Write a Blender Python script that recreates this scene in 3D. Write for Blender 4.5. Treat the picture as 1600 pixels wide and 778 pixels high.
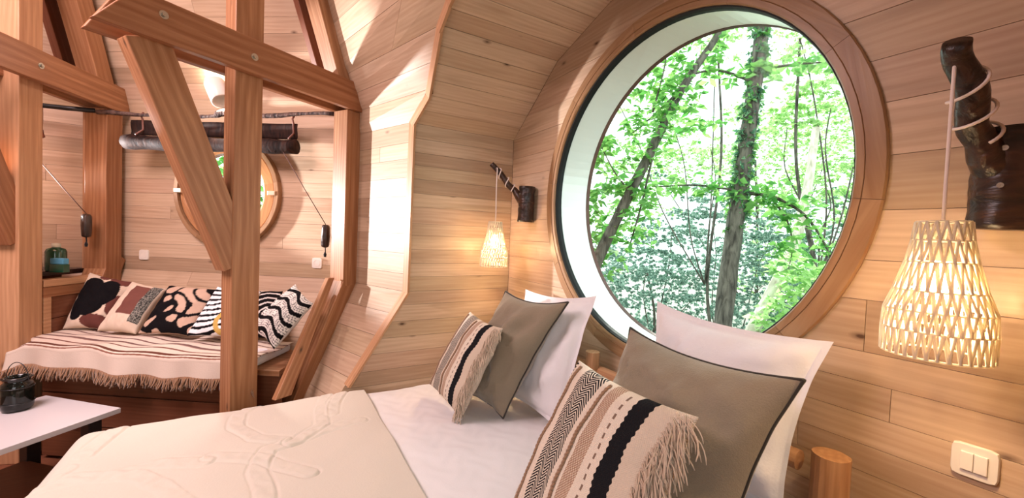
import bpy, math, random
import numpy as np
from mathutils import Vector, Matrix, noise
random.seed(7)
R = math.radians
for o in list(bpy.data.objects): bpy.data.objects.remove(o)
S = bpy.context.scene
COL = S.collection
CZ = 1.525                      # camera height above the floor
# ------------------------------------------------------------------ camera
FPX, YAW, PIT, ROL = 644.4, R(30.525), R(1.801), R(2.195)
fw = Vector((math.sin(YAW)*math.cos(PIT), math.cos(YAW)*math.cos(PIT), -math.sin(PIT)))
rt0 = Vector((math.cos(YAW), -math.sin(YAW), 0)); up0 = rt0.cross(fw)
rt = rt0*math.cos(ROL)+up0*math.sin(ROL); up = -rt0*math.sin(ROL)+up0*math.cos(ROL)
cd = bpy.data.cameras.new('camera'); cam = bpy.data.objects.new('camera', cd); COL.objects.link(cam)
cd.sensor_width = 36; cd.sensor_fit = 'HORIZONTAL'; cd.lens = FPX/1600*36; cd.clip_start = .02; cd.clip_end = 300
cam.matrix_world = Matrix(((rt.x, up.x, -fw.x, 0), (rt.y, up.y, -fw.y, 0), (rt.z, up.z, -fw.z, CZ), (0, 0, 0, 1)))
S.camera = cam
# ------------------------------------------------------------------ view, world, lights
S.view_settings.view_transform = 'Standard'; S.view_settings.look = 'None'
S.view_settings.exposure = 0.0; S.view_settings.gamma = 1; S.view_settings.use_curve_mapping = False
w = bpy.data.worlds.new('sky'); S.world = w; w.use_nodes = True
wn = w.node_tree; bg = wn.nodes['Background']
bg.inputs[0].default_value = (.86, 1, .97, 1); bg.inputs[1].default_value = 2.6
def light(name, kind, loc, target, energy, color, size=None, spot=None, blend=.5):
    d = bpy.data.lights.new(name, kind); d.energy = energy; d.color = color
    if kind == 'AREA':
        d.shape = 'RECTANGLE' if isinstance(size, tuple) else 'SQUARE'
        if isinstance(size, tuple): d.size, d.size_y = size
        else: d.size = size
    elif kind == 'SUN': d.angle = size
    elif size: d.shadow_soft_size = size
    if spot: d.spot_size = spot; d.spot_blend = blend
    o = bpy.data.objects.new(name, d); COL.objects.link(o); o.location = loc
    if target is not None:
        o.rotation_euler = (Vector(target)-Vector(loc)).to_track_quat('-Z', 'Y').to_euler()
    return o
light('sun', 'SUN', (7.9, 6.9, 5.4), (0, 0, 0), 9.0, (1, .96, .88), R(1.5))
light('overhead_fill', 'AREA', (-1.8, 2.1, CZ+1.8), (-1.3, 2.8, 0), 135, (1, .75, .77), 1.3)  # added pink fill under the closed roof, no skylight opening exists
light('rear_fill', 'AREA', (-1.3, -2.0, CZ+.5), (0.2, 2.6, CZ-.2), 50, (.95, .97, 1), 2.0)  # added soft fill behind the camera, no door is built there
light('left_window_daylight', 'SPOT', (-2.12, 4.47, CZ+.22), (.75, 2.62, CZ+.55), 1000, (1, .93, .93), .05, R(40), .3)

# ------------------------------------------------------------------ helpers
def V(x, y, zr=0): return Vector((x, y, zr+CZ))                   # zr: height relative to the eye
def cw(r, z, zr=0):                                               # plan position seen from the eye: r right, z ahead
    return Vector((r*math.cos(YAW)+z*math.sin(YAW), -r*math.sin(YAW)+z*math.cos(YAW), zr+CZ))
def cd2(r, z): return Vector((r*math.cos(YAW)+z*math.sin(YAW), -r*math.sin(YAW)+z*math.cos(YAW), 0)).normalized()
def ray(x, y): return rt*((x-800)/FPX)-up*((y-389)/FPX)+fw
def onX(x, y, X): d = ray(x, y); d = d*(X/d.x); return V(d.x, d.y, d.z)
def onZ(x, y, zr): d = ray(x, y); d = d*(zr/d.z); return V(d.x, d.y, d.z)
def onD(x, y, D): d = ray(x, y); d = d*(D/d.dot(fw)); return V(d.x, d.y, d.z)   # at depth D ahead of the eye
WM = {}
def tag(o, label=None, cat=None, group=None, kind=None):
    if label: o['label'] = label
    if cat: o['category'] = cat
    if group: o['group'] = group
    if kind: o['kind'] = kind
    return o
def setm(o, M, parent=None):
    WM[o.name] = M
    if parent is not None:
        o.parent = parent; o.matrix_parent_inverse = Matrix.Identity(4)
        o.matrix_basis = WM[parent.name].inverted() @ M
    else: o.matrix_basis = M
def empty(name, loc, label=None, cat=None, group=None, kind=None):
    o = bpy.data.objects.new(name, None); COL.objects.link(o); o.empty_display_size = .05
    setm(o, Matrix.Translation(Vector(loc))); return tag(o, label, cat, group, kind)
def frame(O, U, Vv=None):
    U = Vector(U).normalized()
    if Vv is None: Vv = Vector((0, 0, 1)) if abs(U.z) < .95 else Vector((0, 1, 0))
    N = U.cross(Vector(Vv)).normalized(); W_ = N.cross(U)
    M = Matrix((( U.x, W_.x, N.x, O[0]), (U.y, W_.y, N.y, O[1]), (U.z, W_.z, N.z, O[2]), (0, 0, 0, 1)))
    return M
def mesh(name, vs, fs, mat, parent=None, M=None, smooth=False, uv=None, col=None, bevel=0, mats=None, mi=None, weld=False):
    """vs in world space; stored locally in the frame M."""
    if M is None:
        M = WM[parent.name].copy() if parent is not None else Matrix.Translation(Vector(vs[0]) if not len(vs) else sum((Vector(v) for v in vs), Vector())/len(vs))
    me = bpy.data.meshes.new(name)
    A = np.array([tuple(v) for v in vs], float); Mi = np.array(M.inverted())
    A = A @ Mi[:3, :3].T + Mi[:3, 3]
    me.from_pydata(A.tolist(), [], [tuple(f) for f in fs])
    if mats:
        for m in mats: me.materials.append(m)
    elif mat: me.materials.append(mat)
    if mi is not None: me.polygons.foreach_set('material_index', mi)
    if smooth: me.polygons.foreach_set('use_smooth', [True]*len(me.polygons))
    if uv is not None:
        l = me.uv_layers.new(name='UVMap'); idx = np.zeros(len(me.loops), int); me.loops.foreach_get('vertex_index', idx)
        l.data.foreach_set('uv', np.array(uv, float)[idx].ravel())
    if col is not None:
        ca = me.color_attributes.new('pattern', 'FLOAT_COLOR', 'POINT')
        c = np.ones((len(vs), 4)); c[:, :3] = np.array(col); ca.data.foreach_set('color', c.ravel())
    me.update()
    o = bpy.data.objects.new(name, me); COL.objects.link(o); setm(o, M, parent)
    if bevel:
        b = o.modifiers.new('bevel', 'BEVEL'); b.width = bevel; b.segments = 2; b.limit_method = 'ANGLE'
    return o
class MB:
    def __init__(s): s.v = []; s.f = []; s.uv = []
    def add(s, vs, fs, uv=None):
        n = len(s.v); s.v += [Vector(v) for v in vs]; s.f += [tuple(i+n for i in f) for f in fs]
        if uv: s.uv += uv
        return s
    def box(s, O, U, Vv, W_, a, b, c):          # centre O, half sizes a b c along U V W
        U, Vv, W_ = Vector(U), Vector(Vv), Vector(W_)
        vs = [O+U*(a*i)+Vv*(b*j)+W_*(c*k) for i in (-1, 1) for j in (-1, 1) for k in (-1, 1)]
        return s.add(vs, [(0, 1, 3, 2), (4, 6, 7, 5), (0, 4, 5, 1), (2, 3, 7, 6), (0, 2, 6, 4), (1, 5, 7, 3)])
    def tube(s, pts, rad, n=8, cap=True, bump=0, twist=0):
        pts = [Vector(p) for p in pts]; m = len(pts)
        if not hasattr(rad, '__len__'): rad = [rad]*m
        t = (pts[1]-pts[0]).normalized(); a = Vector((0, 0, 1)) if abs(t.z) < .9 else Vector((1, 0, 0))
        x = t.cross(a).normalized(); base = len(s.v)
        for i, p in enumerate(pts):
            t = (pts[min(i+1, m-1)]-pts[max(i-1, 0)]).normalized()
            x = (x-t*x.dot(t)).normalized(); y = t.cross(x)
            for k in range(n):
                th = 2*math.pi*k/n+twist*i
                r = rad[i]
                if bump: r *= 1+bump*noise.noise(Vector((math.cos(th)*2.3, math.sin(th)*2.3, i*.45+p.x*3)))
                s.v.append(p+(x*math.cos(th)+y*math.sin(th))*r)
        for i in range(m-1):
            for k in range(n):
                a_ = base+i*n+k; b_ = base+i*n+(k+1) % n
                s.f.append((a_, b_, b_+n, a_+n))
        if cap:
            s.f.append(tuple(base+k for k in range(n))[::-1]); s.f.append(tuple(base+(m-1)*n+k for k in range(n)))
        return s
    def lathe(s, O, prof, n=24, axis=Vector((0, 0, 1)), x=Vector((1, 0, 0)), a0=0, a1=2*math.pi, close=False):
        y = axis.cross(x); base = len(s.v); full = abs(a1-a0-2*math.pi) < 1e-6; m = len(prof)
        cnt = n if full else n+1
        for i in range(cnt):
            th = a0+(a1-a0)*i/n
            for r, h in prof: s.v.append(O+(x*math.cos(th)+y*math.sin(th))*r+axis*h)
        for i in range(n):
            j = (i+1) % cnt
            for k in range(m if close else m-1):
                k2 = (k+1) % m
                s.f.append((base+i*m+k, base+j*m+k, base+j*m+k2, base+i*m+k2))
        if close and not full:
            s.f.append(tuple(base+k for k in range(m))); s.f.append(tuple(base+n*m+k for k in range(m))[::-1])
        return s
    def build(s, name, mat, parent=None, M=None, **k): return mesh(name, s.v, s.f, mat, parent, M, uv=s.uv or None, **k)

# ------------------------------------------------------------------ materials
def mat(name, rough=.5, color=(.8, .8, .8), spec=.3, metal=0):
    m = bpy.data.materials.new(name); m.use_nodes = True; b = m.node_tree.nodes['Principled BSDF']
    b.inputs['Base Color'].default_value = (*color, 1); b.inputs['Roughness'].default_value = rough
    b.inputs['Specular IOR Level'].default_value = spec; b.inputs['Metallic'].default_value = metal
    return m, m.node_tree, b
def nd(nt, t, **k):
    n = nt.nodes.new(t)
    for a, v in k.items(): setattr(n, a, v)
    return n
def mth(nt, op, a, b=None, c=None):
    n = nd(nt, 'ShaderNodeMath', operation=op)
    for i, x in enumerate((a, b, c)):
        if x is None: continue
        if isinstance(x, (int, float)): n.inputs[i].default_value = x
        else: nt.links.new(x, n.inputs[i])
    return n.outputs[0]
def mix(nt, f, a, b, mode='MIX'):
    n = nd(nt, 'ShaderNodeMix', data_type='RGBA', blend_type=mode)
    for i, x in ((0, f), (6, a), (7, b)):
        if isinstance(x, (int, float)): n.inputs[i].default_value = x
        elif isinstance(x, tuple): n.inputs[i].default_value = (*x[:3], 1)
        else: nt.links.new(x, n.inputs[i])
    return n.outputs[2]
def ramp(nt, f, stops, interp='LINEAR'):
    n = nd(nt, 'ShaderNodeValToRGB'); e = n.color_ramp; e.interpolation = interp
    while len(e.elements) < len(stops): e.elements.new(.5)
    for i, (p, c) in enumerate(stops):
        e.elements[i].position = p; e.elements[i].color = (*c, 1) if len(c) == 3 else c
    nt.links.new(f, n.inputs[0]); return n.outputs[0]
def wood(name, tones, grain=.35, rough=.45, bands=.25, streak=(.36, .25, .15), streakamt=.5, knots=True, scale=1.0, spec=.3, bump=.15):
    m, nt, b = mat(name, rough, spec=spec); L = nt.links
    oi = nd(nt, 'ShaderNodeObjectInfo'); tc = nd(nt, 'ShaderNodeTexCoord')
    off = nd(nt, 'ShaderNodeVectorMath', operation='SCALE'); comb = nd(nt, 'ShaderNodeCombineXYZ')
    for i, k in enumerate((37., 91., 53.)): L.new(mth(nt, 'MULTIPLY', oi.outputs['Random'], k), comb.inputs[i])
    ad = nd(nt, 'ShaderNodeVectorMath', operation='ADD'); L.new(tc.outputs['Object'], ad.inputs[0]); L.new(comb.outputs[0], ad.inputs[1])
    def stretched(sx, sy, sz, sc, det=4, dist=0):
        mp = nd(nt, 'ShaderNodeMapping'); mp.inputs['Scale'].default_value = (sx*scale, sy*scale, sz*scale); L.new(ad.outputs[0], mp.inputs[0])
        n = nd(nt, 'ShaderNodeTexNoise'); n.inputs['Scale'].default_value = sc; n.inputs['Detail'].default_value = det
        n.inputs['Distortion'].default_value = dist; L.new(mp.outputs[0], n.inputs['Vector']); return n.outputs['Fac'], mp
    base = ramp(nt, mth(nt, 'FRACT', mth(nt, 'MULTIPLY', oi.outputs['Random'], 7.31)), [(i/len(tones), t) for i, t in enumerate(tones)], 'CONSTANT')
    g1, _ = stretched(1, 22, 22, 3.2, 5, .4); g2, mp2 = stretched(.7, 5, 5, 2.0, 2, .9)
    wv = nd(nt, 'ShaderNodeTexWave', wave_type='RINGS', rings_direction='X'); wv.inputs['Scale'].default_value = 3.0; wv.inputs['Distortion'].default_value = 7
    wv.inputs['Detail'].default_value = 2; wv.inputs['Detail Scale'].default_value = .7; L.new(mp2.outputs[0], wv.inputs['Vector'])
    c = mix(nt, ramp(nt, g2, [(.52, (0, 0, 0)), (.72, (streakamt,)*3)]), base, streak)
    dk = mix(nt, 1.0, base, (.56, .44, .36), 'MULTIPLY')
    c = mix(nt, mth(nt, 'MULTIPLY', ramp(nt, g1, [(.35, (1, 1, 1)), (.65, (0, 0, 0))]), grain), c, dk)
    c = mix(nt, mth(nt, 'MULTIPLY', wv.outputs['Fac'], bands), c, dk)
    if knots:
        mp = nd(nt, 'ShaderNodeMapping'); mp.inputs['Scale'].default_value = (3.0, 6.5, .01); L.new(ad.outputs[0], mp.inputs[0])
        vo = nd(nt, 'ShaderNodeTexVoronoi'); vo.inputs['Scale'].default_value = 1.0; L.new(mp.outputs[0], vo.inputs['Vector'])
        c = mix(nt, ramp(nt, vo.outputs['Distance'], [(.025, (1, 1, 1)), (.045, (.55,)*3), (.10, (0, 0, 0))]), c, (.09, .045, .025))
    L.new(c, b.inputs['Base Color'])
    bp = nd(nt, 'ShaderNodeBump'); bp.inputs['Strength'].default_value = bump; bp.inputs['Distance'].default_value = .003; L.new(g1, bp.inputs['Height']); L.new(bp.outputs[0], b.inputs['Normal'])
    return m
PALE = wood('pale_plank', [(.60, .44, .30), (.56, .405, .27), (.64, .48, .335), (.58, .42, .29), (.52, .37, .25), (.62, .46, .32), (.57, .40, .28), (.54, .40, .26), (.46, .32, .21)], grain=.3, bands=.16, streak=(.36, .255, .16), streakamt=.55)
FIR = wood('fir_timber', [(.47, .24, .12), (.42, .205, .10), (.50, .27, .145), (.40, .185, .09)], grain=.6, bands=.55, streak=(.32, .13, .06), streakamt=.5, rough=.42, scale=.9)
FIRL = wood('light_fir', [(.58, .33, .18), (.55, .31, .165)], grain=.4, bands=.3, streak=(.46, .25, .13), rough=.42)
RING = wood('ring_wood', [(.35, .205, .105), (.32, .185, .09), (.38, .225, .12)], grain=.35, bands=.25, streak=(.25, .11, .05), rough=.35)
RINGL = wood('sash_wood', [(.50, .25, .10), (.47, .22, .09)], grain=.35, bands=.2, streak=(.3, .13, .05), rough=.3)
BROWN = wood('brown_board', [(.20, .075, .04), (.22, .085, .045), (.18, .07, .035)], grain=.35, bands=.3, streak=(.2, .08, .04), rough=.4)
BACK = mat('gap_backing', .9, (.10, .05, .03), 0)[0]
def bark(name, c1, c2, sc=14, bump=1., rough=.7, spec=.3):
    m, nt, b = mat(name, rough, spec=spec); L = nt.links; tc = nd(nt, 'ShaderNodeTexCoord')
    mp = nd(nt, 'ShaderNodeMapping'); mp.inputs['Scale'].default_value = (1, 1, .25); L.new(tc.outputs['Object'], mp.inputs[0])
    n = nd(nt, 'ShaderNodeTexNoise'); n.inputs['Scale'].default_value = sc; n.inputs['Detail'].default_value = 6; n.inputs['Distortion'].default_value = .6; L.new(mp.outputs[0], n.inputs['Vector'])
    L.new(ramp(nt, n.outputs['Fac'], [(.35, c1), (.65, c2)]), b.inputs['Base Color'])
    bp = nd(nt, 'ShaderNodeBump'); bp.inputs['Strength'].default_value = bump; bp.inputs['Distance'].default_value = .01; L.new(n.outputs['Fac'], bp.inputs['Height']); L.new(bp.outputs[0], b.inputs['Normal'])
    return m
DARKLOG = bark('dark_oiled_branch', (.008, .005, .004), (.055, .022, .012), 26, 1, .32, .5)
BARK = bark('grey_bark', (.035, .028, .022), (.17, .145, .12), 18)
BARKP = bark('pale_bark', (.45, .38, .30), (.8, .75, .62), 12)
ROD = bark('dark_branch_rod', (.03, .02, .02), (.16, .10, .08), 40)
LOGW = wood('peeled_log', [(.55, .31, .16)], grain=.5, bands=.3, streak=(.35, .17, .08), rough=.45)
def cloth(name, color, var=.08, sc=220, bump=.25, rough=.9, sheen=.3, big=.0):
    m, nt, b = mat(name, rough, color, .15); L = nt.links; tc = nd(nt, 'ShaderNodeTexCoord')
    n = nd(nt, 'ShaderNodeTexNoise'); n.inputs['Scale'].default_value = sc; n.inputs['Detail'].default_value = 3; L.new(tc.outputs['Object'], n.inputs['Vector'])
    n2 = nd(nt, 'ShaderNodeTexNoise'); n2.inputs['Scale'].default_value = 9; n2.inputs['Detail'].default_value = 4; L.new(tc.outputs['Object'], n2.inputs['Vector'])
    c = mix(nt, mth(nt, 'MULTIPLY', n.outputs['Fac'], var*2), color, tuple(x*.6 for x in color))
    c = mix(nt, mth(nt, 'MULTIPLY', n2.outputs['Fac'], var), c, tuple(x*.7 for x in color))
    L.new(c, b.inputs['Base Color']); b.inputs['Sheen Weight'].default_value = sheen
    bp = nd(nt, 'ShaderNodeBump'); bp.inputs['Strength'].default_value = bump; bp.inputs['Distance'].default_value = .0015
    h = mth(nt, 'ADD', n.outputs['Fac'], mth(nt, 'MULTIPLY', n2.outputs['Fac'], big)); L.new(h, bp.inputs['Height']); L.new(bp.outputs[0], b.inputs['Normal'])
    return m
WHITE = cloth('white_cotton', (.80, .79, .81), .04, 160, .5, big=5)
SPREADM = cloth('cream_bedspread', (.66, .61, .515), .05, 130, .5, big=2)
DUVETM = cloth('white_bedding', (.80, .79, .79), .03, 150, .3, big=2)
TAUPE = cloth('taupe_linen', (.30, .245, .17), .3, 260, .9, big=5)
TAUPED = cloth('dark_taupe_piping', (.045, .038, .03), .2)
FRINGEM = cloth('cream_yarn', (.62, .49, .36), .2, 90, .4)
BRAIDM = cloth('brown_yarn', (.33, .20, .12), .3, 90, .5)
BROWNFR = cloth('brown_fringe_yarn', (.36, .20, .11), .35, 60, .4)
BLACKC = cloth('black_cloth', (.012, .011, .012), .2, 80)
BLIND = bark('dark_blind_cloth', (.012, .007, .006), (.04, .018, .012), 30, .4, .75, .15)
def patt(name):
    m, nt, b = mat(name, .9, spec=.1); a = nd(nt, 'ShaderNodeAttribute', attribute_name='pattern'); nt.links.new(a.outputs['Color'], b.inputs['Base Color'])
    n = nd(nt, 'ShaderNodeTexNoise'); n.inputs['Scale'].default_value = 120; bp = nd(nt, 'ShaderNodeBump'); bp.inputs['Strength'].default_value = .4; bp.inputs['Distance'].default_value = .002
    tc = nd(nt, 'ShaderNodeTexCoord'); nt.links.new(tc.outputs['Object'], n.inputs['Vector']); nt.links.new(n.outputs['Fac'], bp.inputs['Height']); nt.links.new(bp.outputs[0], b.inputs['Normal'])
    return m
PATT = patt('printed_cloth')
WHITEP = mat('white_plastic', .3, (.80, .74, .66), .5)[0]
WHITEB = mat('white_button', .25, (.86, .80, .72), .5)[0]
WLAC = mat('white_lacquer', .3, (.62, .59, .60), .5)[0]
DGREY = mat('edge_grey', .5, (.33, .29, .27), .3)[0]
STEEL = mat('zinc_steel', .25, (.55, .56, .50), .5, 1)[0]
BRASS = mat('brass_latch', .3, (.75, .62, .45), .5, .6)[0]
BLACKM = mat('black_metal', .35, (.012, .012, .012), .5)[0]
RUBBER = mat('black_gasket', .6, (.01, .012, .012), .3)[0]
CORDW = mat('white_cord', .6, (.80, .68, .62), .3)[0]
CORDB = mat('brown_cord', .7, (.09, .04, .03), .2)[0]
LEATHER = mat('brown_leather', .5, (.16, .06, .04), .4)[0]
def twine():
    m, nt, b = mat('paper_twine', .7, (.90, .83, .70), .2)
    tr = nd(nt, 'ShaderNodeBsdfTranslucent'); tr.inputs[0].default_value = (1, .93, .78, 1); mx = nd(nt, 'ShaderNodeMixShader'); mx.inputs[0].default_value = .5
    out = [n for n in nt.nodes if n.type == 'OUTPUT_MATERIAL'][0]
    nt.links.new(b.outputs[0], mx.inputs[1]); nt.links.new(tr.outputs[0], mx.inputs[2]); nt.links.new(mx.outputs[0], out.inputs[0]); return m
TWINE = twine()
def emis(name, c, s):
    m, nt, b = mat(name, .4); b.inputs['Emission Color'].default_value = (*c, 1); b.inputs['Emission Strength'].default_value = s; return m
BULB = emis('lit_bulb', (1, .72, .40), 90)
def glass():
    m, nt, b = mat('window_glass', .02); g = nd(nt, 'ShaderNodeBsdfGlossy'); g.inputs['Roughness'].default_value = .01; t = nd(nt, 'ShaderNodeBsdfTransparent'); t.inputs[0].default_value = (.93, .98, .96, 1)
    fr = nd(nt, 'ShaderNodeFresnel'); fr.inputs[0].default_value = 1.35; mx = nd(nt, 'ShaderNodeMixShader'); out = [n for n in nt.nodes if n.type == 'OUTPUT_MATERIAL'][0]
    nt.links.new(mth(nt, 'MULTIPLY', fr.outputs[0], .12), mx.inputs[0]); nt.links.new(t.outputs[0], mx.inputs[1]); nt.links.new(g.outputs[0], mx.inputs[2]); nt.links.new(mx.outputs[0], out.inputs[0]); return m
GLASS = glass()
HOOD = mat('hood_lacquered_metal', .25, (.96, 1, .97), .6, .1)[0]
RIMD = mat('hood_rim_wood', .6, (.12, .06, .05), .3)[0]
def leafm(name, c1, c2, trans):
    m, nt, b = mat(name, .45, spec=.4); oi = nd(nt, 'ShaderNodeAttribute', attribute_name='tone'); c = mix(nt, oi.outputs['Fac'], c1, c2); nt.links.new(c, b.inputs['Base Color'])
    tr = nd(nt, 'ShaderNodeBsdfTranslucent'); nt.links.new(c, tr.inputs[0]); mx = nd(nt, 'ShaderNodeMixShader'); mx.inputs[0].default_value = trans
    out = [n for n in nt.nodes if n.type == 'OUTPUT_MATERIAL'][0]
    nt.links.new(b.outputs[0], mx.inputs[1]); nt.links.new(tr.outputs[0], mx.inputs[2]); nt.links.new(mx.outputs[0], out.inputs[0]); return m
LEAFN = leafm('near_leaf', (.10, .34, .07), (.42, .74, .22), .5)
LEAFY = leafm('sunlit_leaf', (.34, .60, .22), (.75, .95, .48), .5)  # brighter leaf colours carry sunlight on the foliage
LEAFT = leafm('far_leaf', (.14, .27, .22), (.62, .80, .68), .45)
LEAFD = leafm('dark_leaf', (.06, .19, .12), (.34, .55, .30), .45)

# ------------------------------------------------------------------ room shell
d1 = cd2(-.47, -.88); d2 = cd2(.18, -.98)                # inward at the two rib corners
ZF, ZU = -.38, .85                                       # fold heights below and above the upright part
def offs(z):
    if z < ZF: return (ZF-z)*math.tan(R(27))
    if z > ZU: return (z-ZU)*math.tan(R(20.5))
    return 0
def lin(z, pts):
    if z <= pts[0][0]: z0, p0, z1, p1 = *pts[0], *pts[1]
    elif z >= pts[-1][0]: z0, p0, z1, p1 = *pts[-2], *pts[-1]
    else:
        for (z0, p0), (z1, p1) in zip(pts, pts[1:]):
            if z0 <= z <= z1: break
    t = (z-z0)/(z1-z0); q = tuple(a+(b_-a)*t for a, b_ in zip(p0, p1)); return V(q[0], q[1], z)
def C1(z): p = cw(-1.32, 3.14, z); return p+d1*offs(z)*1.05
def C2(z): p = cw(-3.31, 3.32, z); return p+d2*offs(z)*1.05
def C3(z): p = cw(-5.02, 2.29, z); return p+cd2(.75, -.66)*offs(z)*1.05
MOUTH = [(-1.525, (.05, 2.6)), (-.926, (.412, 2.6)), (-.38, (.747, 2.6)), (.69, (.757, 2.6)), (.83, (.80, 2.43)), (1.08, (.742, 2.10)), (1.14, (.733, 1.95)), (1.24, (.73, 1.65)), (2.2, (.40, 1.2))]
def MR(z): return lin(z, MOUTH)
def polyprism(name, poly, U, N, th, m, parent):
    """plank: planar-ish polygon poly (world), front towards N"""
    c = sum(poly, Vector())/len(poly); n = len(poly); ch = .0007
    M = frame(c, U, N.cross(U))
    ins = [p+(c-p).normalized()*ch for p in poly]
    vs = [p for p in ins]+[p-N*ch for p in poly]+[p-N*th for p in poly]
    fs = [tuple(range(n))]
    for k in range(n):
        j = (k+1) % n; fs += [(k, k+n, j+n, j), (k+n, k+2*n, j+2*n, j+n)]
    # orientation
    nn = (poly[1]-poly[0]).cross(poly[2]-poly[0])
    if nn.dot(N) < 0: fs = [tuple(reversed(f)) for f in fs]
    return mesh(name, vs, fs, m, parent, M)
def planks(wall, Lf, Rf, levels, inner, m=PALE, hole=None, lenm=(.7, 1.6), th=.016, gap=.0007, name='plank'):
    cnt = 0
    for z0, z1 in zip(levels, levels[1:]):
        a, b_ = Lf((z0+z1)/2), Rf((z0+z1)/2); Ln = (b_-a).length
        N = (Rf(z0)-Lf(z0)).cross(Lf(z1)-Lf(z0)).normalized()
        if N.dot(inner-a) < 0: N = -N
        cuts = [0]; s = random.uniform(.2, 1)*lenm[1]
        while s < Ln-.25: cuts.append(s/Ln); s += random.uniform(*lenm)
        cuts.append(1)
        zz0, zz1 = z0+gap, z1-gap
        lift = N*random.uniform(-.0008, .0008)
        def P(f, z): l, r = Lf(z), Rf(z); return l+(r-l)*f+lift
        segs = []
        if hole and min(abs(z0+CZ-hole[0].z), abs(z1+CZ-hole[0].z), abs((z0+z1)/2+CZ-hole[0].z)) < hole[1]:
            def fint(z, sg):
                l, r = Lf(z), Rf(z); u = r-l; k = (hole[0]-l); fc = k.dot(u)/u.length_squared
                hh = hole[1]**2-(z+CZ-hole[0].z)**2
                return fc+sg*(math.sqrt(hh)/u.length if hh > 0 else 0)
            zs = [zz0+(zz1-zz0)*i/4 for i in range(5)]
            fl = [fint(z, -1) for z in zs]; fr = [fint(z, 1) for z in zs]
            for a_, b2 in zip(cuts, cuts[1:]):
                g = gap/Ln
                if max(fl) > a_+.005 and min(fl) > a_:
                    if b2 > max(fl): segs.append([P(a_+g, zz0)]+[P(f, z) for f, z in zip(fl, zs)]+[P(a_+g, zz1)])
                    elif b2 <= min(fl): segs.append([P(a_+g, zz0), P(b2-g, zz0), P(b2-g, zz1), P(a_+g, zz1)])
                    else: segs.append([P(a_+g, zz0)]+[P(min(f, b2-g), z) for f, z in zip(fl, zs)]+[P(a_+g, zz1)])
                if b2 > max(fr)+.005:
                    if a_ < min(fr): segs.append([P(b2-g, zz1)]+[P(f, z) for f, z in reversed(list(zip(fr, zs)))][::1]+[P(b2-g, zz0)])
                    elif a_ >= max(fr): segs.append([P(a_+g, zz0), P(b2-g, zz0), P(b2-g, zz1), P(a_+g, zz1)])
                    else: segs.append([P(b2-g, zz1)]+[P(max(f, a_+g), z) for f, z in reversed(list(zip(fr, zs)))]+[P(b2-g, zz0)])
        else:
            for a_, b2 in zip(cuts, cuts[1:]):
                g = gap/Ln; segs.append([P(a_+g, zz0), P(b2-g, zz0), P(b2-g, zz1), P(a_+g, zz1)])
        U = (b_-a).normalized()
        for sg in segs:
            polyprism(name, sg, U, N, th, m, wall); cnt += 1
    return cnt
def shell(name, Lf, Rf, levels, inner, back=.02, hole=None, ext=(.05, .05)):
    """backing sheet behind the planks, one strip per level pair, with a hole cut as strips"""
    mb = MB()
    zs = sorted(set(levels))
    if hole:
        zs = sorted(set(zs+[hole[0].z-CZ+hole[1]*math.sin(R(k*9)) for k in range(-10, 11)]))
    for z0, z1 in zip(zs, zs[1:]):
        if z1-z0 < 1e-5: continue
        a, b_, c, d = Lf(z0), Rf(z0), Rf(z1), Lf(z1); N = (b_-a).cross(d-a).normalized()
        if N.dot(inner-a) < 0: N = -N
        ux = (b_-a).normalized(); a, d, b_, c = a-ux*ext[0], d-ux*ext[0], b_+ux*ext[1], c+ux*ext[1]
        zm = (z0+z1)/2+CZ
        if hole and abs(zm-hole[0].z) < hole[1]:
            def spl(z, l, r, sg):
                u = r-l; fc = (hole[0]-l).dot(u)/u.length_squared; hh = max(0, hole[1]**2-(z+CZ-hole[0].z)**2); return l+u*(fc+sg*math.sqrt(hh)/u.length)
            q = [(a, spl(z0, a, b_, -1), spl(z1, d, c, -1), d), (spl(z0, a, b_, 1), b_, c, spl(z1, d, c, 1))]
        else: q = [(a, b_, c, d)]
        if z0 in (ZF, ZU) or z1 in (ZF, ZU):
            e_ = (d-a).normalized()*.03
            q = [(k[0]-e_*(z0 in (ZF, ZU)), k[1]-e_*(z0 in (ZF, ZU)), k[2]+e_*(z1 in (ZF, ZU)), k[3]+e_*(z1 in (ZF, ZU))) for k in q]
        for k in q:
            vs = [p-N*back for p in k]+[p-N*(back+.03) for p in k]
            fs = [(0, 1, 2, 3), (7, 6, 5, 4), (0, 4, 5, 1), (1, 5, 6, 2), (2, 6, 7, 3), (3, 7, 4, 0)]
            mb.add(vs, fs)
    o = mb.build(name, BACK, M=Matrix.Translation(Vector((0, 0, 0)))); tag(o, kind='structure'); return o
def levels(a, b_, step, jit=.12, must=()):
    out = [a]; marks = sorted([m for m in must if a < m < b_])+[b_]
    for m in marks:
        n = max(1, round((m-out[-1])/step)); s0 = out[-1]; h = (m-s0)/n
        out += [s0+h*(i+(random.uniform(-jit, jit) if i < n else 0)) for i in range(1, n)]+[m]
    return out
INN = V(-1.6, 1.5, 0)
# round-window wall (the alcove's end wall)
XW = 1.512; WC = V(XW, 1.304, .238)
ARC = [(-1.525, (XW, 2.6)), (.69, (XW, 2.6)), (1.10, (XW, 2.08)), (1.24, (XW, 1.65)), (1.241, (XW, 1.6))]
def WL(z): return lin(z, ARC)
def WR(z): p = WL(z); return Vector((XW, 2.608-p.y-(.45 if z < .69 else 0.45), p.z))
lv = levels(-1.525, -.30, .087)+levels(-.30, 1.24, .135, must=(.69,))[1:]
wr = shell('wall_right', WL, WR, lv, INN, hole=(WC, .80)); planks(wr, WL, WR, lv, INN, hole=(WC, .79), lenm=(1.3, 2.4))
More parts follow.
